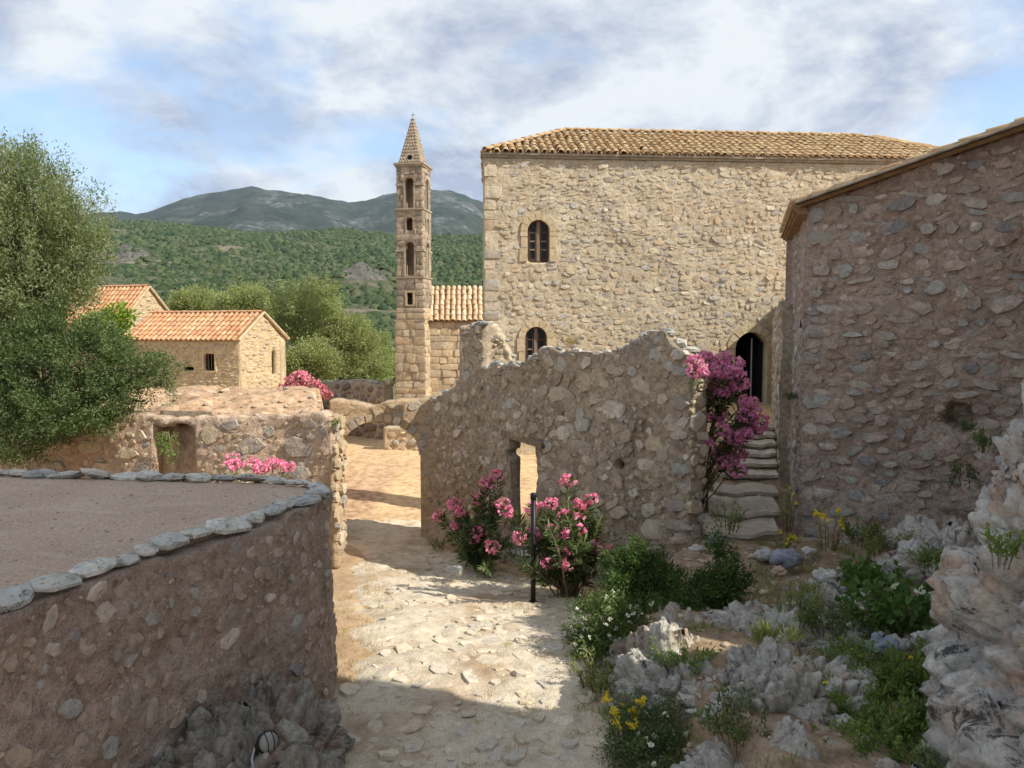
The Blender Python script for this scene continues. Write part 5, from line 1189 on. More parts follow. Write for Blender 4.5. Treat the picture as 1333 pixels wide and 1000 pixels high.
chapel('stone_chapel', 'small ochre stone chapel with orange tile roof and one barred window', c1[:2], (.50, .866), 2.85, (-.96, .28), 6.4, c1[2], P(313, 443, 36)[2], zpk, 101)
c3 = P(158, 440, 41.5)
chapel('stone_chapel', 'higher stone chapel with orange tile roof half hidden behind the leafy tree', P(160, 440, 41.5)[:2], (.50, .866), 3.2, (-.96, .28), 6.0, .3, P(160, 420, 41.5)[2], P(178, 375, 42.8)[2], 103, False)

# ================================================================== ROCKS
def rock_mat(name, pal, pink, sc=3.0, black=.5, mx=.5):
    t = NT(name); a = t.noise(sc, 7, .72, .5); b = t.noise(sc * 7, 6, .74); c = t.noise(sc * .55, 5, .6); d = t.noise(sc * .9, 8, .78, .6); e = t.noise(sc * 1.6, 6, .7)
    at = t.N.new('ShaderNodeAttribute'); at.attribute_name = 'tone'
    peb = t.ramp(a, [(.28, pal[0]), (.45, pal[1]), (.58, pal[2]), (.72, pal[3])])
    mat = t.mix(t.ramp(c, [(mx - .06, (0,) * 3), (mx + .06, (1,) * 3)]), t.ramp(e, [(.35, pal[1]), (.6, pal[2])]), t.ramp(e, [(.35, G(pink, .75)), (.65, G(pink, 1.15))]))
    col = t.mix(at.outputs['Fac'], mat, peb)
    col = t.mix(1.0, col, t.ramp(b, [(.26, (.42,) * 3), (.46, (.92,) * 3), (.72, (1.35,) * 3)]), 'MULTIPLY')
    col = t.mix(t.ramp(d, [(.56, (0,) * 3), (.61, (black,) * 3)]), col, (.05, .05, .046))
    col = t.mix(t.ramp(t.noise(sc * 2.4, 6, .75), [(.60, (0,) * 3), (.68, (.6,) * 3)]), col, (.62, .60, .53))
    return t.done(col, .92, t.bump(t.math('ADD', b, t.math('MULTIPLY', a, .6)), 1.0, .04))
M['rock_grey'] = rock_mat('rock_grey', [(.24, .22, .19), (.44, .41, .35), (.60, .565, .49), (.70, .66, .57)], (.46, .34, .25), 3.2, .8, .56)
M['rock_cliff'] = rock_mat('rock_cliff', [(.28, .27, .25), (.47, .45, .41), (.63, .60, .53), (.74, .70, .61)], (.58, .44, .34), 2.4, .9, .46)
M['rock_brown'] = rock_mat('rock_brown', [(.18, .155, .12), (.31, .28, .22), (.43, .40, .33), (.50, .47, .40)], (.33, .24, .18), 4, .6)
def rock(name, label, c, rad, seed, nu=130, nv=90, amp=.22, mat='rock_grey', lump=.5, cat='rock', ax=None, sq=.8, fq=1.0):
    u = np.linspace(0, 2 * math.pi, nu, endpoint=False); v = np.linspace(.02, math.pi - .02, nv); Ug, Vg = np.meshgrid(u, v, indexing='ij')
    d = np.stack([np.cos(Ug) * np.sin(Vg), np.sin(Ug) * np.sin(Vg), np.cos(Vg)], -1).reshape(-1, 3); d2 = np.sign(d) * np.abs(d) ** sq; d2 /= np.maximum(.75, np.linalg.norm(d2, axis=1))[:, None]
    rad = np.array(rad); p = d2 * rad; m = rad.mean(); w0 = p + np.array(c); w = w0 * fq
    f1, f2, h = worley(w * 1.6 + fbm(w * 2, 2, seed)[:, None] * .15, seed); g1, g2, gh = worley(w * 5.5, seed + 3); k1, k2, kh = worley(w * 12, seed + 7)
    wp = w + fbm(w * 3, 3, seed + 2)[:, None] * .05
    disp = amp * (.20 * facets(wp * 1.9, seed + 20) + .20 * facets(wp * 4.3, seed + 40) + .16 * facets(wp * 10, seed + 60)) + amp * .7 * fbm(w * 1.4, 6, seed, .55) + amp * lump * (sstep(0, .35, f2 - f1) * (.4 + .8 * h) - .5) + amp * .45 * lump * (sstep(0, .3, g2 - g1) * (.3 + gh) - .4) + amp * .16 * lump * (sstep(0, .3, k2 - k1) * (.3 + kh)) - .10 * amp * (vnoise(w * 16, seed + 5) > .45) - amp * lump * (.55 * np.exp(-(f2 - f1) * 16) + .30 * np.exp(-(g2 - g1) * 12))
    w = w0 + d * disp[:, None]; I, J = np.meshgrid(np.arange(nu), np.arange(nv - 1), indexing='ij'); F = np.stack([I * nv + J, I * nv + J + 1, ((I + 1) % nu) * nv + J + 1, ((I + 1) % nu) * nv + J], -1).reshape(-1, 4)
    o = part(name, w, F, M[mat], None, True); tag(o, label, cat)
    at = o.data.attributes.new('tone', 'FLOAT', 'POINT'); at.data.foreach_set('value', (sstep(.04, .2, g2 - g1) * (gh > .42)).astype(np.float32)); return o
rock('cliff_rock', 'steep pale grey pitted rock face filling the lower right edge', (4.26, 4.35, .6), (1.42, 1.75, 3.5), 11, 340, 260, .115, 'rock_cliff', 1.5, sq=.75)
rock('rock_outcrop', 'large pitted grey limestone outcrop in the right foreground', (2.15, 6.15, .22), (.80, .75, .66), 12, 220, 150, .18, 'rock_grey', .9)
rock('rock_outcrop', 'dark hollowed limestone rock below the shrub at the path edge', (1.55, 6.85, .10), (.62, .62, .52), 13, 180, 120, .18, 'rock_grey', .9)
rock('rock_outcrop', 'flat pale limestone ledge above the big outcrop', (2.75, 7.5, .42), (1.0, .55, .26), 14, 180, 90, .13, 'rock_grey', .8)
rock('rock_outcrop', 'low grey rock at the bottom edge below the big outcrop', (1.85, 5.15, .05), (.75, .55, .52), 15, 180, 120, .16, 'rock_grey', .9)
rock('rock_outcrop', 'small grey rock at the bottom edge beside green herbs', (2.6, 4.75, .3), (.5, .4, .42), 18, 150, 100, .14, 'rock_grey', .9)
rock('rock_outcrop', 'broken limestone shelf on the dirt below the gabled wall', (3.5, 7.9, .48), (.7, .45, .24), 19, 150, 90, .13, 'rock_grey', .9)
rock('rock_outcrop', 'reddish earthy rock between the shrub and the dark hollow', (1.35, 7.55, .0), (.45, .42, .40), 20, 140, 90, .15, 'rock_brown', .9)
rock('rock_outcrop', 'lumpy grey rock leaning on the foot of the gabled wall', (5.05, 8.75, .70), (.8, .6, .5), 16, 150, 100, .15, 'rock_grey', .9)
def bedrock():
    xs = np.arange(1.0, 3.7, .022); ys = np.arange(4.4, 7.9, .022); X, Y = np.meshgrid(xs, ys, indexing='ij'); w = np.stack([X.ravel(), Y.ravel(), 0 * X.ravel()], 1); w2 = w + .12 * np.stack([fbm(w * 2, 2, 5), fbm(w * 2 + 7, 2, 6), 0 * w[:, 0]], 1)
    f1, f2, h = worley(w2 * 2.1, 31); g1, g2, gh = worley(w2 * 6.5, 33)
    z = -.15 + .20 * sstep(0, .35, f2 - f1) * (h * 1.4 - .1) + .09 * sstep(0, .3, g2 - g1) * (gh + .2) + .10 * fbm(w * 1.3, 5, 35) - .10 * np.exp(-(f2 - f1) * 14) + .02 * fbm(w * 14, 3, 36)
    edge = np.minimum(np.minimum(X - 1.0, 3.7 - X), np.minimum(Y - 4.4, 7.9 - Y)).ravel(); Z = ground_z(X, Y).ravel() + z - .25 * (1 - sstep(0, .3, edge)) - .12 * (1 - sstep(0, .3, X.ravel() - np.interp(Y.ravel(), [4, 5.2, 7.4, 8], [1.25, 1.25, 1.1, 1.2])))
    ny = len(ys); I, J = np.meshgrid(np.arange(len(xs) - 1), np.arange(ny - 1), indexing='ij'); F = np.stack([I * ny + J, (I + 1) * ny + J, (I + 1) * ny + J + 1, I * ny + J + 1], -1).reshape(-1, 4)
    o = part('bedrock', np.stack([X.ravel(), Y.ravel(), Z], 1), F, M['rock_grey'], None, True, 'structure')
bedrock()
rock('rock_outcrop', 'mossy brown bedrock under the terrace wall with a floodlight on it', (-1.92, 5.35, -.15), (.80, 1.25, .92), 17, 220, 150, .16, 'rock_brown', .9)
def loose(px, py, Y, s, label, mat, seed, asp=(1.3, 1, .75), sink=.3):
    p = P(px, py, Y); r = np.random.default_rng(seed); z = max(float(ground_z(np.array([p[0]]), np.array([p[1]]))[0]), p[2] - s)
    rad = np.array(asp) * s; rock('loose_stone', label, (p[0], p[1], p[2]), rad, seed, 40, 26, s * .45, mat, .5, 'stone', sq=.7, fq=.28 / s)
M['stone_blue'] = stone_mat('stone_blue', [(.26, .29, .33)], 9, .7, .03); M['stone_white'] = stone_mat('stone_white', [(.58, .56, .50)], 9, .7, .03); M['stone_tan'] = stone_mat('stone_tan', [(.50, .36, .25)], 9, .7, .03); M['stone_pale'] = stone_mat('stone_pale', [(.48, .46, .42)], 9, .7, .03)
for a in ((1150, 842, 6.7, .12, 'blue grey boulder behind the green herbs', 'stone_blue', 201), (1003, 911, 5.75, .07, 'smooth dark pebble stuck on the big outcrop', 'stone_blue', 202), (1099, 941, 5.5, .06, 'round white stone beside the herbs', 'stone_white', 203),
          (1077, 752, 8.4, .12, 'rounded pale boulder on the ground before the gabled wall', 'stone_pale', 204), (1112, 750, 8.5, .11, 'flat pale stone right of the rounded boulder', 'stone_pale', 205), (1025, 728, 9.3, .13, 'long blue grey stone below the stairs', 'stone_blue', 206),
          (1012, 745, 8.9, .09, 'small tan flat stone lying on the dirt', 'stone_tan', 207), (1054, 718, 9.6, .08, 'white round stone at the gabled wall corner', 'stone_white', 208), (995, 722, 9.7, .09, 'grey stone at the foot of the stairs', 'stone_pale', 209),
          (907, 716, 10.0, .09, 'upright grey stone at the end of the ruined wall', 'stone_pale', 210), (930, 703, 10.3, .09, 'flat slate grey stone just below the first step', 'stone_blue', 211), (1190, 718, 8.6, .13, 'pair of pale blue stones leaning on the gabled wall foot', 'stone_pale', 212), (1205, 830, 6.8, .10, 'grey lump of stone near the rock face', 'stone_pale', 213),
          (543, 912, 7.15, .09, 'pale kerb stone in the middle of the path', 'stone_white', 214), (1170, 838, 6.9, .08, 'small grey stone right of the blue grey boulder', 'stone_pale', 215), (590, 742, 11.7, .10, 'pale stone at the foot of the left oleander', 'stone_pale', 216), (868, 752, 8.9, .10, 'white stone half hidden behind the shrub', 'stone_white', 217)):
    loose(*a)

# ================================================================== PLANTS
gz = lambda x, y: float(ground_z(np.array([x]), np.array([y]))[0])
def flowers(centers, r, n, rad, size):
    C = []; D = []
    for c in centers:
        d = r.normal(0, 1, (n, 3)); d /= np.linalg.norm(d, axis=1)[:, None]; p = np.array(c) + d * rad * r.uniform(.5, 1.05, n)[:, None] * [1.15, 1.15, .85]
        for q, dd in zip(p, d):
            a = np.cross(dd, r.normal(0, 1, 3)); a /= np.linalg.norm(a); b = np.cross(dd, a)
            for k in range(5): w = 2 * math.pi * k / 5; C.append(q); D.append(math.cos(w) * a + math.sin(w) * b + dd * .45)
    return leaf_quads(np.array(C), np.array(D), size, size * .95, r, .12)
def oleander(label, base, tips, r, mat_f, leaf_len=.14, extra=14, spread=.35, height=1.2, per=34, rad=.075, fsize=.042, cat='oleander', foli='leaf_oleander', group=None, nf=16, lo=.25):
    base = np.array(base, float); t = thing('oleander_bush', label, cat, base, group); mb = MB(); C = []; D = []
    ends = [(np.array(p, float), True) for p in tips] + [(base + np.array([r.normal(0, spread), r.normal(0, spread), height * r.uniform(lo, 1.0)]), False) for _ in range(extra)]
    for p, fl in ends:
        mid = base * .45 + p * .55 + np.array([0, 0, .12 * (p[2] - base[2])]) + r.normal(0, .04, 3); b0 = base + r.normal(0, .07, 3) * [1, 1, 0]
        pts = [b0 - [0, 0, .05], (b0 + mid) / 2 + r.normal(0, .02, 3), mid, p]; mb.tube(pts, [.014, .012, .009, .005], 5)
        k = int(per * r.uniform(.8, 1.3)); f = r.uniform(lo if not fl else max(.45, lo), 1.0, k)
        for q in f:
            c = (pts[1] * (1 - q * 2) + mid * q * 2) if q < .5 else (mid * (2 - q * 2) + p * (q * 2 - 1)); ax = p - mid; ax /= np.linalg.norm(ax); a = r.normal(0, 1, 3); a -= ax * a.dot(ax); a /= np.linalg.norm(a)
            C.append(c); D.append(a * .85 + ax * r.uniform(.1, .9) + [0, 0, .1])
    V, F = leaf_quads(np.array(C), np.array(D), leaf_len, leaf_len * .19, r, .15); part('foliage', V, F, M[foli], t, False); mb.build('stem', M['twig'], t, True)
    for p in tips:
        V, F = flowers([np.array(p)], r, nf, rad * 1.05, fsize); part('flower_cluster', V, F, mat_f, t, False)
    return t
def herb(name, label, base, rad, h, n, ln, wd, mat, r, fl=None, nfl=0, cat='plant', fsize=.025, stems=10, group=None):
    base = np.array(base, float); t = thing(name, label, cat, base, group); C = []; D = []; mb = MB(); tips = []
    for s in range(stems):
        a = r.uniform(0, 6.28); rr = rad * math.sqrt(r.uniform()); g = base + [math.cos(a) * rr * .6, math.sin(a) * rr * .6, 0]; tip = base + [math.cos(a) * rr * 1.25, math.sin(a) * rr * 1.25, h * r.uniform(.5, 1.1)]
        mb.tube([g - [0, 0, .04], (g + tip) / 2 + [0, 0, h * .08], tip], [min(.006, .016 * abs(h)), min(.005, .013 * abs(h)), .0015], 4); tips.append(tip)
        k = n // stems; f = r.uniform(.12, 1, k)[:, None]; C.append(g + (tip - g) * f + r.normal(0, rad * .09, (k, 3))); D.append((tip - g) / np.linalg.norm(tip - g) * .7 + r.normal(0, .6, (k, 3)) + [0, 0, .15])
    V, F = leaf_quads(np.concatenate(C), np.concatenate(D), ln, wd, r); part('foliage', V, F, mat, t, False); mb.build('stem', M['twig'], t, True)
    if fl is not None and nfl:
        cs = [tips[r.integers(len(tips))] + r.normal(0, rad * .12, 3) for _ in range(nfl)]; V, F = flowers(cs, r, 3, fsize * .6, fsize); part('flowers', V, F, fl, t, False)
    return t
M['leaf_herb2'] = leaf_mat('leaf_herb2', [(.06, .10, .03), (.09, .14, .04), (.14, .20, .06), (.10, .15, .045)])
M['lens'] = plain('lens', (.24, .235, .215), 0.2)
# ---- the big leafy tree on the left, and the trees beyond the chapel
r = np.random.default_rng(301)
def B3(px, py, Y, rx, rz=None, ry=None): return (P(px, py, Y), (rx, ry or rx, rz or rx))
tree('olive_tree', 'tall grey green olive tree rising at the left edge', (-9.1, 15.0, 1.9),
     [B3(45, 260, 14.6, .75, .80), B3(20, 225, 15, .55, .6), B3(95, 290, 14.4, .62, .55), B3(105, 325, 14.3, .55, .45), B3(30, 330, 14.2, .95, .75), B3(60, 380, 14.0, .85, .6), B3(0, 280, 15, .9, 1.0), B3(-60, 300, 15, 1.2, 1.4), B3(90, 355, 14.6, .5, .5), B3(-20, 400, 14.4, 1.0, .8), B3(75, 245, 14.8, .35, .4), B3(15, 200, 15, .22, .3)],
     74000, .24, 70, .080, .023, M['leaf_olive'], r, .13, fork=.55, up=1.0)
tree('evergreen_shrub', 'dense dark green shrub spilling over the retaining wall below the olive tree', (-8.2, 14.4, 1.9),
     [B3(40, 480, 13.6, .9, .8), B3(110, 470, 13.5, .75, .55), B3(165, 475, 13.5, .5, .42), B3(200, 480, 13.5, .36, .25), B3(70, 540, 13.2, .8, .5), B3(125, 530, 13.2, .6, .45), B3(10, 540, 13.3, .8, .7), B3(160, 510, 13.4, .42, .3), B3(30, 585, 13.0, .5, .2), B3(130, 430, 13.8, .45, .3), B3(70, 430, 13.7, .6, .5), B3(-30, 500, 13.6, .9, .9), B3(215, 498, 13.5, .22, .15)],
     64000, .17, 55, .064, .024, M['leaf_dark'], r, .08, 'shrub', fork=.3, up=.35, shell=.45)
tree('citrus_bush', 'bright lime green leafy bush in front of the higher chapel roof', (*P(142, 520, 17)[:2], gz(*P(142, 520, 17)[:2])), [B3(128, 428, 17, .32, .3), B3(152, 418, 17, .28, .32), B3(145, 450, 17, .35, .3)], 2600, .10, 16, .12, .05, M['leaf_lime'], r, .04, 'bush', fork=.7)
far = [('round olive tree nearest the chapel gable', 395, 418, 46, 2.3, 2.3), ('pale olive tree directly behind the chapel roof', 318, 405, 50, 1.7, 1.2), ('small olive tree at the left behind the chapel ridge', 258, 403, 52, 1.6, .9), ('low olive tree right of the chapel', 442, 450, 48, 2.0, 1.7), ('dark olive tree low behind the oleander by the chapel', 405, 478, 42, 1.3, 1.0), ('olive tree between chapel and bell tower', 473, 470, 55, 1.9, 1.9)]
for k, (lb, px, py, Y, rx, rz) in enumerate(far):
    rr = np.random.default_rng(320 + k); c = P(px, py, Y); bl = [(c, (rx, rx, rz))]
    for q in range(9): d = rr.normal(0, 1, 3); d /= np.linalg.norm(d); bl.append((c + d * [rx * .8, rx * .8, rz * .75] + [0, 0, .12 * rz], (rx * rr.uniform(.30, .5),) * 2 + (rz * rr.uniform(.3, .5),)))
    tree('olive_tree', 'grey green ' + lb, (c[0], c[1], gz(c[0], c[1])), bl, 26000, .42, 60, .17, .055, M['leaf_olive_far'], rr, .14, group='olive trees beyond the chapel', up=.7, shell=.6)
# scrub trees on the flat below the hill
ORD = ['first', 'second', 'third', 'fourth', 'fifth', 'sixth', 'seventh', 'eighth', 'ninth', 'tenth']
for k, px in enumerate((418, 436, 452, 466, 482, 496, 508, 572, 592, 614)):
    rr = np.random.default_rng(360 + k); Y = rr.uniform(70, 125); c = P(px, 0, Y); x, y = c[0], c[1]; z = gz(x, y); s = rr.uniform(1.5, 2.8)
    bl = [((x, y, z + s * .8), (s, s, s * .8))] + [((x + rr.normal(0, .6) * s, y, z + s * rr.uniform(.4, 1.2)), (s * .5, s * .5, s * .45)) for _ in range(4)]
    tree('scrub_tree', ORD[k] + ' scrub tree from the left on the flat ground below the hill', (x, y, z), bl, 4200, 0.4, 16, .34, .14, M['leaf_dark' if k % 3 == 0 else 'leaf_olive_far'], rr, .12, group='scrub trees below the hill', fork=.3)

# ---- oleanders
Y1 = 10.5
ol1 = [(740, 626, 10.6), (716, 655, 10.5), (655, 655, 10.7), (660, 665, 10.6), (676, 700, 10.4), (752, 668, 10.5), (770, 650, 10.7), (722, 690, 10.2), (733, 692, 10.1), (735, 714, 10.2), (715, 733, 10.2), (730, 735, 10.2), (737, 733, 10.15), (775, 710, 10.5), (787, 715, 10.5), (692, 660, 10.5), (752, 690, 10.4), (695, 695, 10.5), (640, 712, 10.7), (733, 672, 10.3), (757, 655, 10.6)]
bx = P(742, 800, Y1); oleander('pink flowering oleander beside the black lamp post', (bx[0], bx[1], gz(bx[0], bx[1])), [P(*k) for k in ol1], np.random.default_rng(401), M['pink'], .16, 62, .27, 1.25, 60, .095, .05)
ol2 = [(648, 618, 12.4), (637, 628, 12.4), (630, 632, 12.5), (592, 655, 12.5), (598, 665, 12.4), (622, 650, 12.6), (625, 690, 12.3), (618, 700, 12.3), (570, 672, 12.6), (650, 655, 12.4), (594, 683, 12.5)]
bx = P(628, 735, 12.6); oleander('pink oleander left of the small doorway in the ruined wall', (bx[0], bx[1], gz(bx[0], bx[1])), [P(*k) for k in ol2], np.random.default_rng(402), M['pink'], .16, 46, .28, 1.05, 56, .095, .05)
r = np.random.default_rng(403); tips = []
for px, py in ((905, 470), (915, 463), (928, 470), (940, 478), (952, 470), (958, 488), (912, 490), (930, 492), (945, 500), (960, 505), (975, 528), (985, 535), (965, 545), (978, 552), (990, 545), (955, 575), (940, 560), (930, 540), (915, 520), (925, 480), (950, 488), (938, 510), (970, 520), (984, 560), (957, 592), (966, 565), (902, 485), (944, 470), (920, 505), (972, 540), (948, 605), (935, 590), (960, 612), (925, 575), (912, 545), (942, 585)): tips.append(P(px + r.normal(0, 3), py + r.normal(0, 3), (10.3 if px < 908 else 11.5) + r.normal(0, .2)))
bx = P(903, 640, 12.3); oleander('magenta oleander overhanging the stone stairs', (bx[0], bx[1], gz(bx[0], bx[1])), tips, r, M['magenta'], .15, 10, .2, 1.8, 54, .115, .05, nf=30, lo=.6)
r = np.random.default_rng(404); tips = [P(px, py, Y) for px, py, Y in ((378, 497, 25.2), (386, 491, 25), (394, 495, 25), (402, 498, 25), (411, 502, 25), (419, 508, 25), (425, 513, 25), (390, 503, 25), (400, 508, 25), (410, 512, 25), (381, 507, 25), (372, 505, 25.3), (395, 488, 25.2))]
bx = P(398, 520, 25.2); oleander('deep pink oleander beside the chapel gable', (bx[0], bx[1], gz(bx[0], bx[1])), tips, r, M['pink_far'], .22, 16, .4, .8, 22, .19, .085, nf=26)
r = np.random.default_rng(405)
for lb, pts, bp in (('small pink oleander peeping over the middle of the terrace edge', ((303, 597), (308, 603), (300, 606)), (303, 9.9)), ('wide pink oleander peeping over the right of the terrace edge', ((345, 607), (355, 603), (366, 606), (376, 609), (332, 602), (338, 610)), (352, 10.0))):
    b = P(bp[0], 640, bp[1]); oleander(lb, (b[0], b[1], gz(b[0], b[1])), [P(px, py, bp[1] + r.normal(0, .1)) for px, py in pts], r, M['pink'], .12, 8, .15, 1.45, 26, .075, .042)
# ---- shrubs and weeds
r = np.random.default_rng(410)
def shrub(label, px, py, Y, blobs, n, ln, wd, mat, seed, fl=None, nfl=0, name='leafy_shrub', clump=.085, per=34):
    rr = np.random.default_rng(seed); b = P(px, py, Y); b[2] = min(b[2], gz(b[0], b[1]) + .05); bl = [(P(x, y, yy), (s, s, s * q)) for x, y, yy, s, q in blobs]
    t = tree(name, label, b, bl, n, clump, per, ln, wd, mat, rr, .022, 'shrub', fork=.35, up=.8, twigs=2, shell=.3)
    if fl is not None:
        cs = [np.array(c) + (lambda d: d / np.linalg.norm(d))(rr.normal(0, 1, 3) - [0, .6, 0]) * np.array(s) * 1.02 for c, s in bl for _ in range(nfl)]; V, F = flowers(cs, rr, 2, .012, .026); part('flowers', V, F, fl, t, False)
    return t
shrub('glossy dark green upright shrub in front of the stairs', 930, 850, 8.2, [(935, 715, 8.3, .13, 1.0), (945, 745, 8.2, .17, 1), (930, 770, 8.2, .26, .9), (900, 775, 8.1, .22, .9), (955, 760, 8.3, .18, .9), (915, 810, 8.0, .30, .7), (885, 805, 8.0, .22, .8), (950, 795, 8.2, .16, 1.2)], 9500, .062, .018, M['leaf_shrub'], 411)
shrub('dark green shrub leaning against the ruined wall', 830, 820, 8.7, [(810, 730, 8.9, .20, 1.1), (830, 735, 8.8, .18, 1.2), (850, 745, 8.7, .22, 1.1), (815, 770, 8.6, .28, .9), (850, 785, 8.5, .28, .8), (875, 770, 8.5, .18, 1.2), (835, 700 + 15, 8.9, .10, 1.6)], 9000, .062, .018, M['leaf_shrub'], 412)
shrub('low shrub with many cream flowers at the path edge', 800, 880, 7.9, [(770, 800, 8.2, .22, .8), (800, 800, 8.0, .28, .8), (785, 840, 7.9, .30, .7), (830, 835, 7.8, .28, .7), (760, 830, 8.0, .2, .7), (815, 865, 7.6, .22, .6), (845, 800, 8.1, .22, .8)], 9500, .042, .017, M['leaf_herb2'], 413, M['flower_white'], 16)
shrub('dark shrub with yellow and white flowers at the bottom of the path edge', 850, 985, 6.0, [(835, 950, 6.1, .20, .8), (870, 955, 6.0, .22, .8), (815, 985, 6.0, .22, .8), (855, 990, 5.8, .26, .7), (895, 975, 5.9, .16, .9), (820, 930, 6.2, .12, 1.2)], 8000, .036, .012, M['leaf_dark'], 414, M['flower_white'], 5)
herb('flowering_weed', 'tall yellow flowering weed rising from the dark shrub', P(818, 985, 6.1), .16, .48, 200, .05, .012, M['leaf_herb'], r, M['flower_yellow'], 46, 'weed', .020, 9)
for k, (px, py, Y, rad, h, n, lb) in enumerate(((1165, 935, 5.6, .33, .26, 3600, 'lush bright green herb patch left of the rock face'), (1175, 985, 5.1, .26, .22, 2400, 'lower green herb patch at the bottom right'), (1140, 890, 6.1, .22, .24, 1800, 'green herb tuft behind the bright herb patch'), (1205, 890, 6.0, .22, .28, 1800, 'green herb tuft against the rock face'), (1075, 985, 5.2, .18, .16, 900, 'small green weed in front of the big outcrop'))):
    herb('leafy_herb', lb, (*P(px, py, Y)[:2], P(px, py, Y)[2] - h * .4), rad * 1.25, h * 1.2, int(n * 1.6), .046, .018, M['leaf_herb'], r, M['flower_yellow'] if k == 0 else None, 6, 'herb', .016, 26)
herb('mallow_plant', 'broad leaved mallow with a white flower before the gabled wall', (*P(1160, 790, 7.3)[:2], gz(*P(1160, 790, 7.3)[:2])), .42, .45, 620, .085, .085, M['leaf_mallow'], r, M['flower_white'], 2, 'plant', .05, 24)
herb('mallow_plant', 'broad leaved green plant higher up at the gabled wall foot', (*P(1135, 740, 8.2)[:2], gz(*P(1135, 740, 8.2)[:2])), .30, .32, 420, .075, .075, M['leaf_mallow'], r, None, 0, 'plant', .05, 18)
for lb, px, py, Y, rad, h, n, mt, fl, nf in (('green weed growing below the first stair', 948, 690, 10.4, .22, .35, 420, 'leaf_herb', None, 0), ('yellow flowering weed at the gabled wall corner', 1078, 712, 9.4, .16, .45, 200, 'grass_dry', 'flower_yellow', 26), ('small yellow flowers beside the stairs', 1020, 715, 9.9, .16, .22, 200, 'leaf_herb', 'flower_yellow', 12), ('leggy green weed at the stair side wall', 1026, 690, 10.5, .14, .6, 240, 'leaf_herb', 'flower_yellow', 4),
        ('green plant sprouting in the wall hole beside the stairs', 1034, 520, 11.4, .13, .10, 260, 'leaf_dark', None, 0), ('dark green tuft hanging under the wall cavity', 1252, 600, 8.95, .17, -.34, 420, 'leaf_dark', None, 0), ('green tuft growing in the wall cavity', 1253, 562, 9.0, .12, .12, 240, 'leaf_dark', None, 0), ('green tuft between the cavity and the rock face', 1283, 585, 8.5, .15, .22, 300, 'leaf_mallow', None, 0), ('green weed rooted in a crack of the rock face', 1300, 730, 4.25, .10, .16, 200, 'leaf_herb', None, 0),
        ('green creeper hanging in the niche of the retaining wall', 215, 560, 13.0, .26, -.55, 600, 'leaf_herb', None, 0), ('small green sprig on the arch pier', 437, 555, 12.6, .09, .12, 90, 'leaf_herb', None, 0), ('dry grass tuft on top of the ruined wall', 742, 450, 12.1, .12, .14, 160, 'grass_dry', None, 0), ('dark weed among the stones at the ruined wall corner', 575, 715, 14.0, .2, .2, 220, 'leaf_dark', None, 0), ('small green plant by the stair oleander', 925, 635, 12.0, .18, .25, 260, 'leaf_herb', None, 0)):
    b = P(px, py, Y)
    herb('wall_weed' if 'wall' in lb else 'weed', lb, b, rad, h, n, .06 if 'creeper' in lb else .045, .016, M[mt], r, M[fl] if fl else None, nf, 'weed', .022, 10)
for k, (px, py, Y, lb) in enumerate(((890, 905, 6.6, 'leafy green weed at the foot of the dark hollowed rock'), (960, 985, 5.4, 'green weed at the bottom edge between two rocks'), (1035, 800, 7.2, 'small herb beside the limestone ledge'), (1100, 860, 6.4, 'low green herb right of the big outcrop'), (1080, 815, 7.0, 'dry looking herb on the dirt above the big outcrop'), (1150, 715, 8.9, 'green weed against the gabled wall foot'), (1215, 735, 7.9, 'green weed beside the lumpy grey rock'), (1120, 700, 9.2, 'thin weed under the gabled wall'), (780, 905, 7.2, 'green grass like weed on the path edge'))):
    b = P(px, py, Y); b[2] = max(b[2] - .05, gz(b[0], b[1]) - .02); herb('weed', lb, b, .24, .22 + .05 * (k % 3), 700, .045, .016, M[('leaf_herb', 'leaf_herb2', 'grass_green')[k % 3]], r, None, 0, 'weed', .02, 16)
# ---- grass
def tufts(name, label, pts, mat, r, n=26, h=.12):
    C = []; D = []
    for x, y, z in pts:
        k = int(n * r.uniform(.5, 1.4)); C.append(np.array([x, y, z]) + r.normal(0, .035, (k, 3)) * [1, 1, 0]); D.append(r.normal(0, .45, (k, 3)) + [0, 0, 1.0])
    V, F = leaf_quads(np.concatenate(C), np.concatenate(D), h, h * .055, r, .1); o = part(name, V, F, mat, None, False, 'stuff'); tag(o, label, 'grass')
r = np.random.default_rng(450); pts = []; pts2 = []
while len(pts) < 620:
    x = r.uniform(-2.4, 1.9); y = r.uniform(5.4, 14.5); m = path_mask(np.array([x]), np.array([y]))[0]
    if -.45 < m < .32 or (m > 0 and vnoise(P3([x * 1.3], [y * 1.3], 9), 77)[0] > .42): pts.append((x, y, gz(x, y) - .01))
tufts('dry_grass', 'dry straw coloured grass along the path edges', pts, M['grass_dry'], r, 16, .075)
while len(pts2) < 260:
    x = r.uniform(1.2, 5); y = r.uniform(4.8, 10.5)
    if vnoise(P3([x * 1.1], [y * 1.1], 2), 78)[0] > .05: pts2.append((x, y, gz(x, y) - .01))
for _ in range(240):
    y = r.uniform(5.4, 9.0); x = np.interp(y, [4, 5.2, 7.4, 9.2], [1.2, 1.25, 1.0, 1.2]) + r.normal(-.05, .16); pts2.append((x, y, gz(x, y) - .01))
tufts('green_grass', 'short green and yellow grass between the rocks', pts2, M['grass_green'], r, 20, .10)
pts3 = [tuple(P(px, py, Y)) for px, py, Y in ((992, 840, 6.5), (996, 836, 6.6), (1030, 836, 6.7), (940, 930, 6.1), (1060, 890, 6.0), (1050, 775, 7.8))]
tufts('rock_grass', 'long grass tufts growing out of the limestone', pts3, M['grass_green'], r, 90, .20)
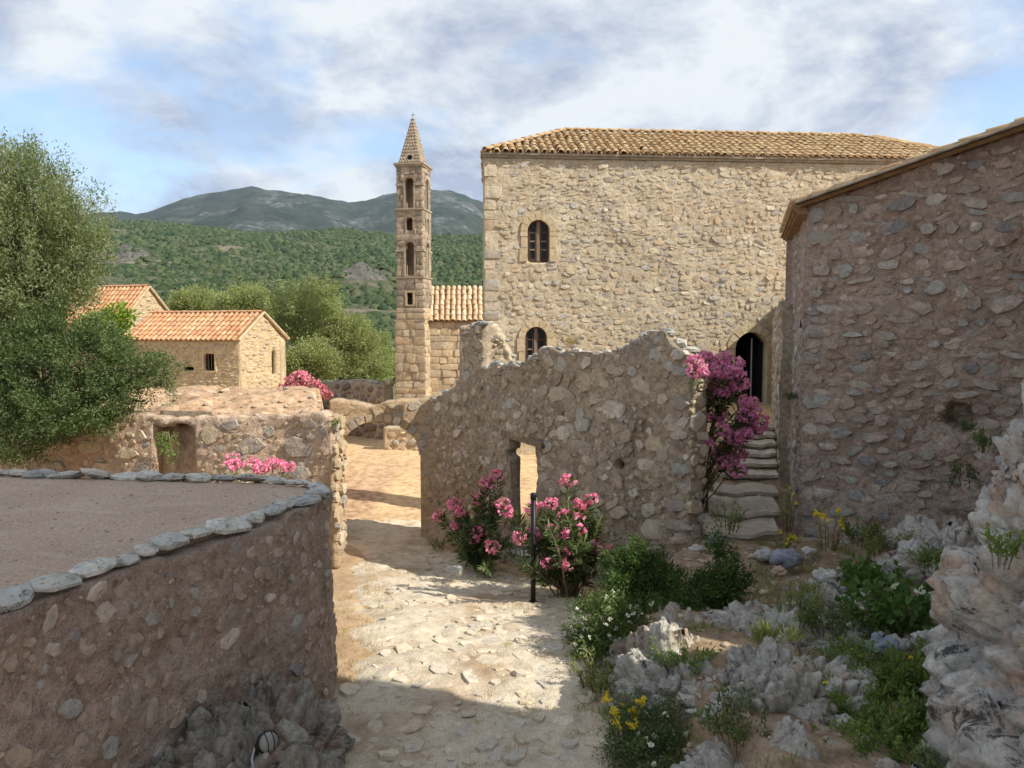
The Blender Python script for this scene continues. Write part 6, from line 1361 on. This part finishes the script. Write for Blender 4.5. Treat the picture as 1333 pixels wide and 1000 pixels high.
# small stones strewn on the shelf and the bank
def strew(name, label, n, fx, mat, lo, hi, seed):
    r = np.random.default_rng(seed); st = Stones()
    for _ in range(n):
        x, y = fx(r); z = gz(x, y); a = r.uniform(0, 6.28); s = lo + (hi - lo) * r.uniform() ** 2.5
        st.add((x, y, z + s * .15), (math.cos(a), math.sin(a), 0), (-math.sin(a), math.cos(a), 0), (0, 0, 1), s * r.uniform(1, 1.6), s, s * r.uniform(.4, .7))
    o = thing(name, label, 'stones'); st.build(o, mat, 'boulder', 'stone', 300, True)
strew('scattered_stones', 'small stones scattered over the rocky shelf on the right', 300, lambda r: (r.uniform(1.3, 5), r.uniform(5, 10.4)), M['stone_ruin'], .015, .075, 460)
strew('scattered_stones', 'pale stones scattered on the earth bank below the chapel', 260, lambda r: (r.uniform(-9, -3.6), r.uniform(13.2, 17)), M['stone_ochre'], .015, .075, 461)
# ---- lamp post and floodlight
p = P(694, 800, 10.2); z = gz(p[0], p[1]); t = thing('lamp_post', 'slim black metal lamp post among the pink oleander', 'lamp post', (p[0], p[1], z)); mb = MB(); mb.tube([(p[0], p[1], z - .05), (p[0], p[1], z + 1.42)], [.034, .034], 14); mb.build('post', M['black_metal'], t, True)
mb = MB(); mb.tube([(p[0], p[1], z - .02), (p[0], p[1], z + .03)], [.07, .06], 14); mb.build('base', M['black_metal'], t, True)
mb = MB(); mb.tube([(p[0], p[1], z + 1.42), (p[0], p[1], z + 1.43), (p[0], p[1], z + 1.50), (p[0], p[1], z + 1.51), (p[0], p[1], z + 1.52)], [.034, .042, .042, .036, .01], 14); mb.build('lamp_head', M['black_metal'], t, True)
p = P(347, 966, 4.85); t = thing('floodlight', 'small round caged floodlight with grey cable at the foot of the terrace wall', 'floodlight', p - [0, 0, .09])
ax = np.array([.62, -.70, .34]); ax /= np.linalg.norm(ax); mb = MB(); mb.tube([p - ax * .05, p - ax * .03, p + ax * .015, p + ax * .03], [.03, .058, .070, .073], 18); mb.build('housing', M['black_metal'], t, True)
mb = MB(); mb.tube([p + ax * .028, p + ax * .05, p + ax * .066, p + ax * .072], [.066, .060, .038, .01], 18); ln = mb.build('lens', M['lens'], t, True)
a1 = np.cross(ax, [0, 0, 1.0]); a1 /= np.linalg.norm(a1); a2 = np.cross(ax, a1)
for q in (-.022, .022): mb = MB(); mb.tube([p + a1 * q + a2 * w * .068 + ax * (.032 + .048 * math.cos(w * 1.4)) for w in np.linspace(-1, 1, 9)], [.003] * 9, 5); mb.build('cage_bar', M['black_metal'], t, True)
mb = MB(); mb.tube([p - ax * .04 + a1 * .0, p - ax * .05 + [-.05, -.02, -.03], p + [-.09, -.03, -.10], p + [-.07, -.05, -.17], p + [-.02, -.06, -.24]], [.009] * 5, 7); mb.build('cable', M['grey_metal'], t, True)
mb = MB(); mb.box(p - ax * .05 - [0, 0, .06], (.05, .03, .05)); mb.build('bracket', M['black_metal'], t)

# ---- the air: a thin even haze round the whole place
mb = MB(); mb.box((-200, 2200, 400), (7000, 2900, 425)); hz = mb.build('haze', None, None, False, 'stuff'); tag(hz, 'thin pale haze in the air over the far hills', 'haze')
hm = bpy.data.materials.new('haze'); hm.use_nodes = True; nt = hm.node_tree; nt.nodes.clear(); out = nt.nodes.new('ShaderNodeOutputMaterial'); pv = nt.nodes.new('ShaderNodeVolumePrincipled')
pv.inputs['Color'].default_value = (.62, .80, 1.0, 1); pv.inputs['Density'].default_value = 0.00004; pv.inputs['Anisotropy'].default_value = 0.0; nt.links.new(pv.outputs[0], out.inputs['Volume']); hz.data.materials.append(hm)
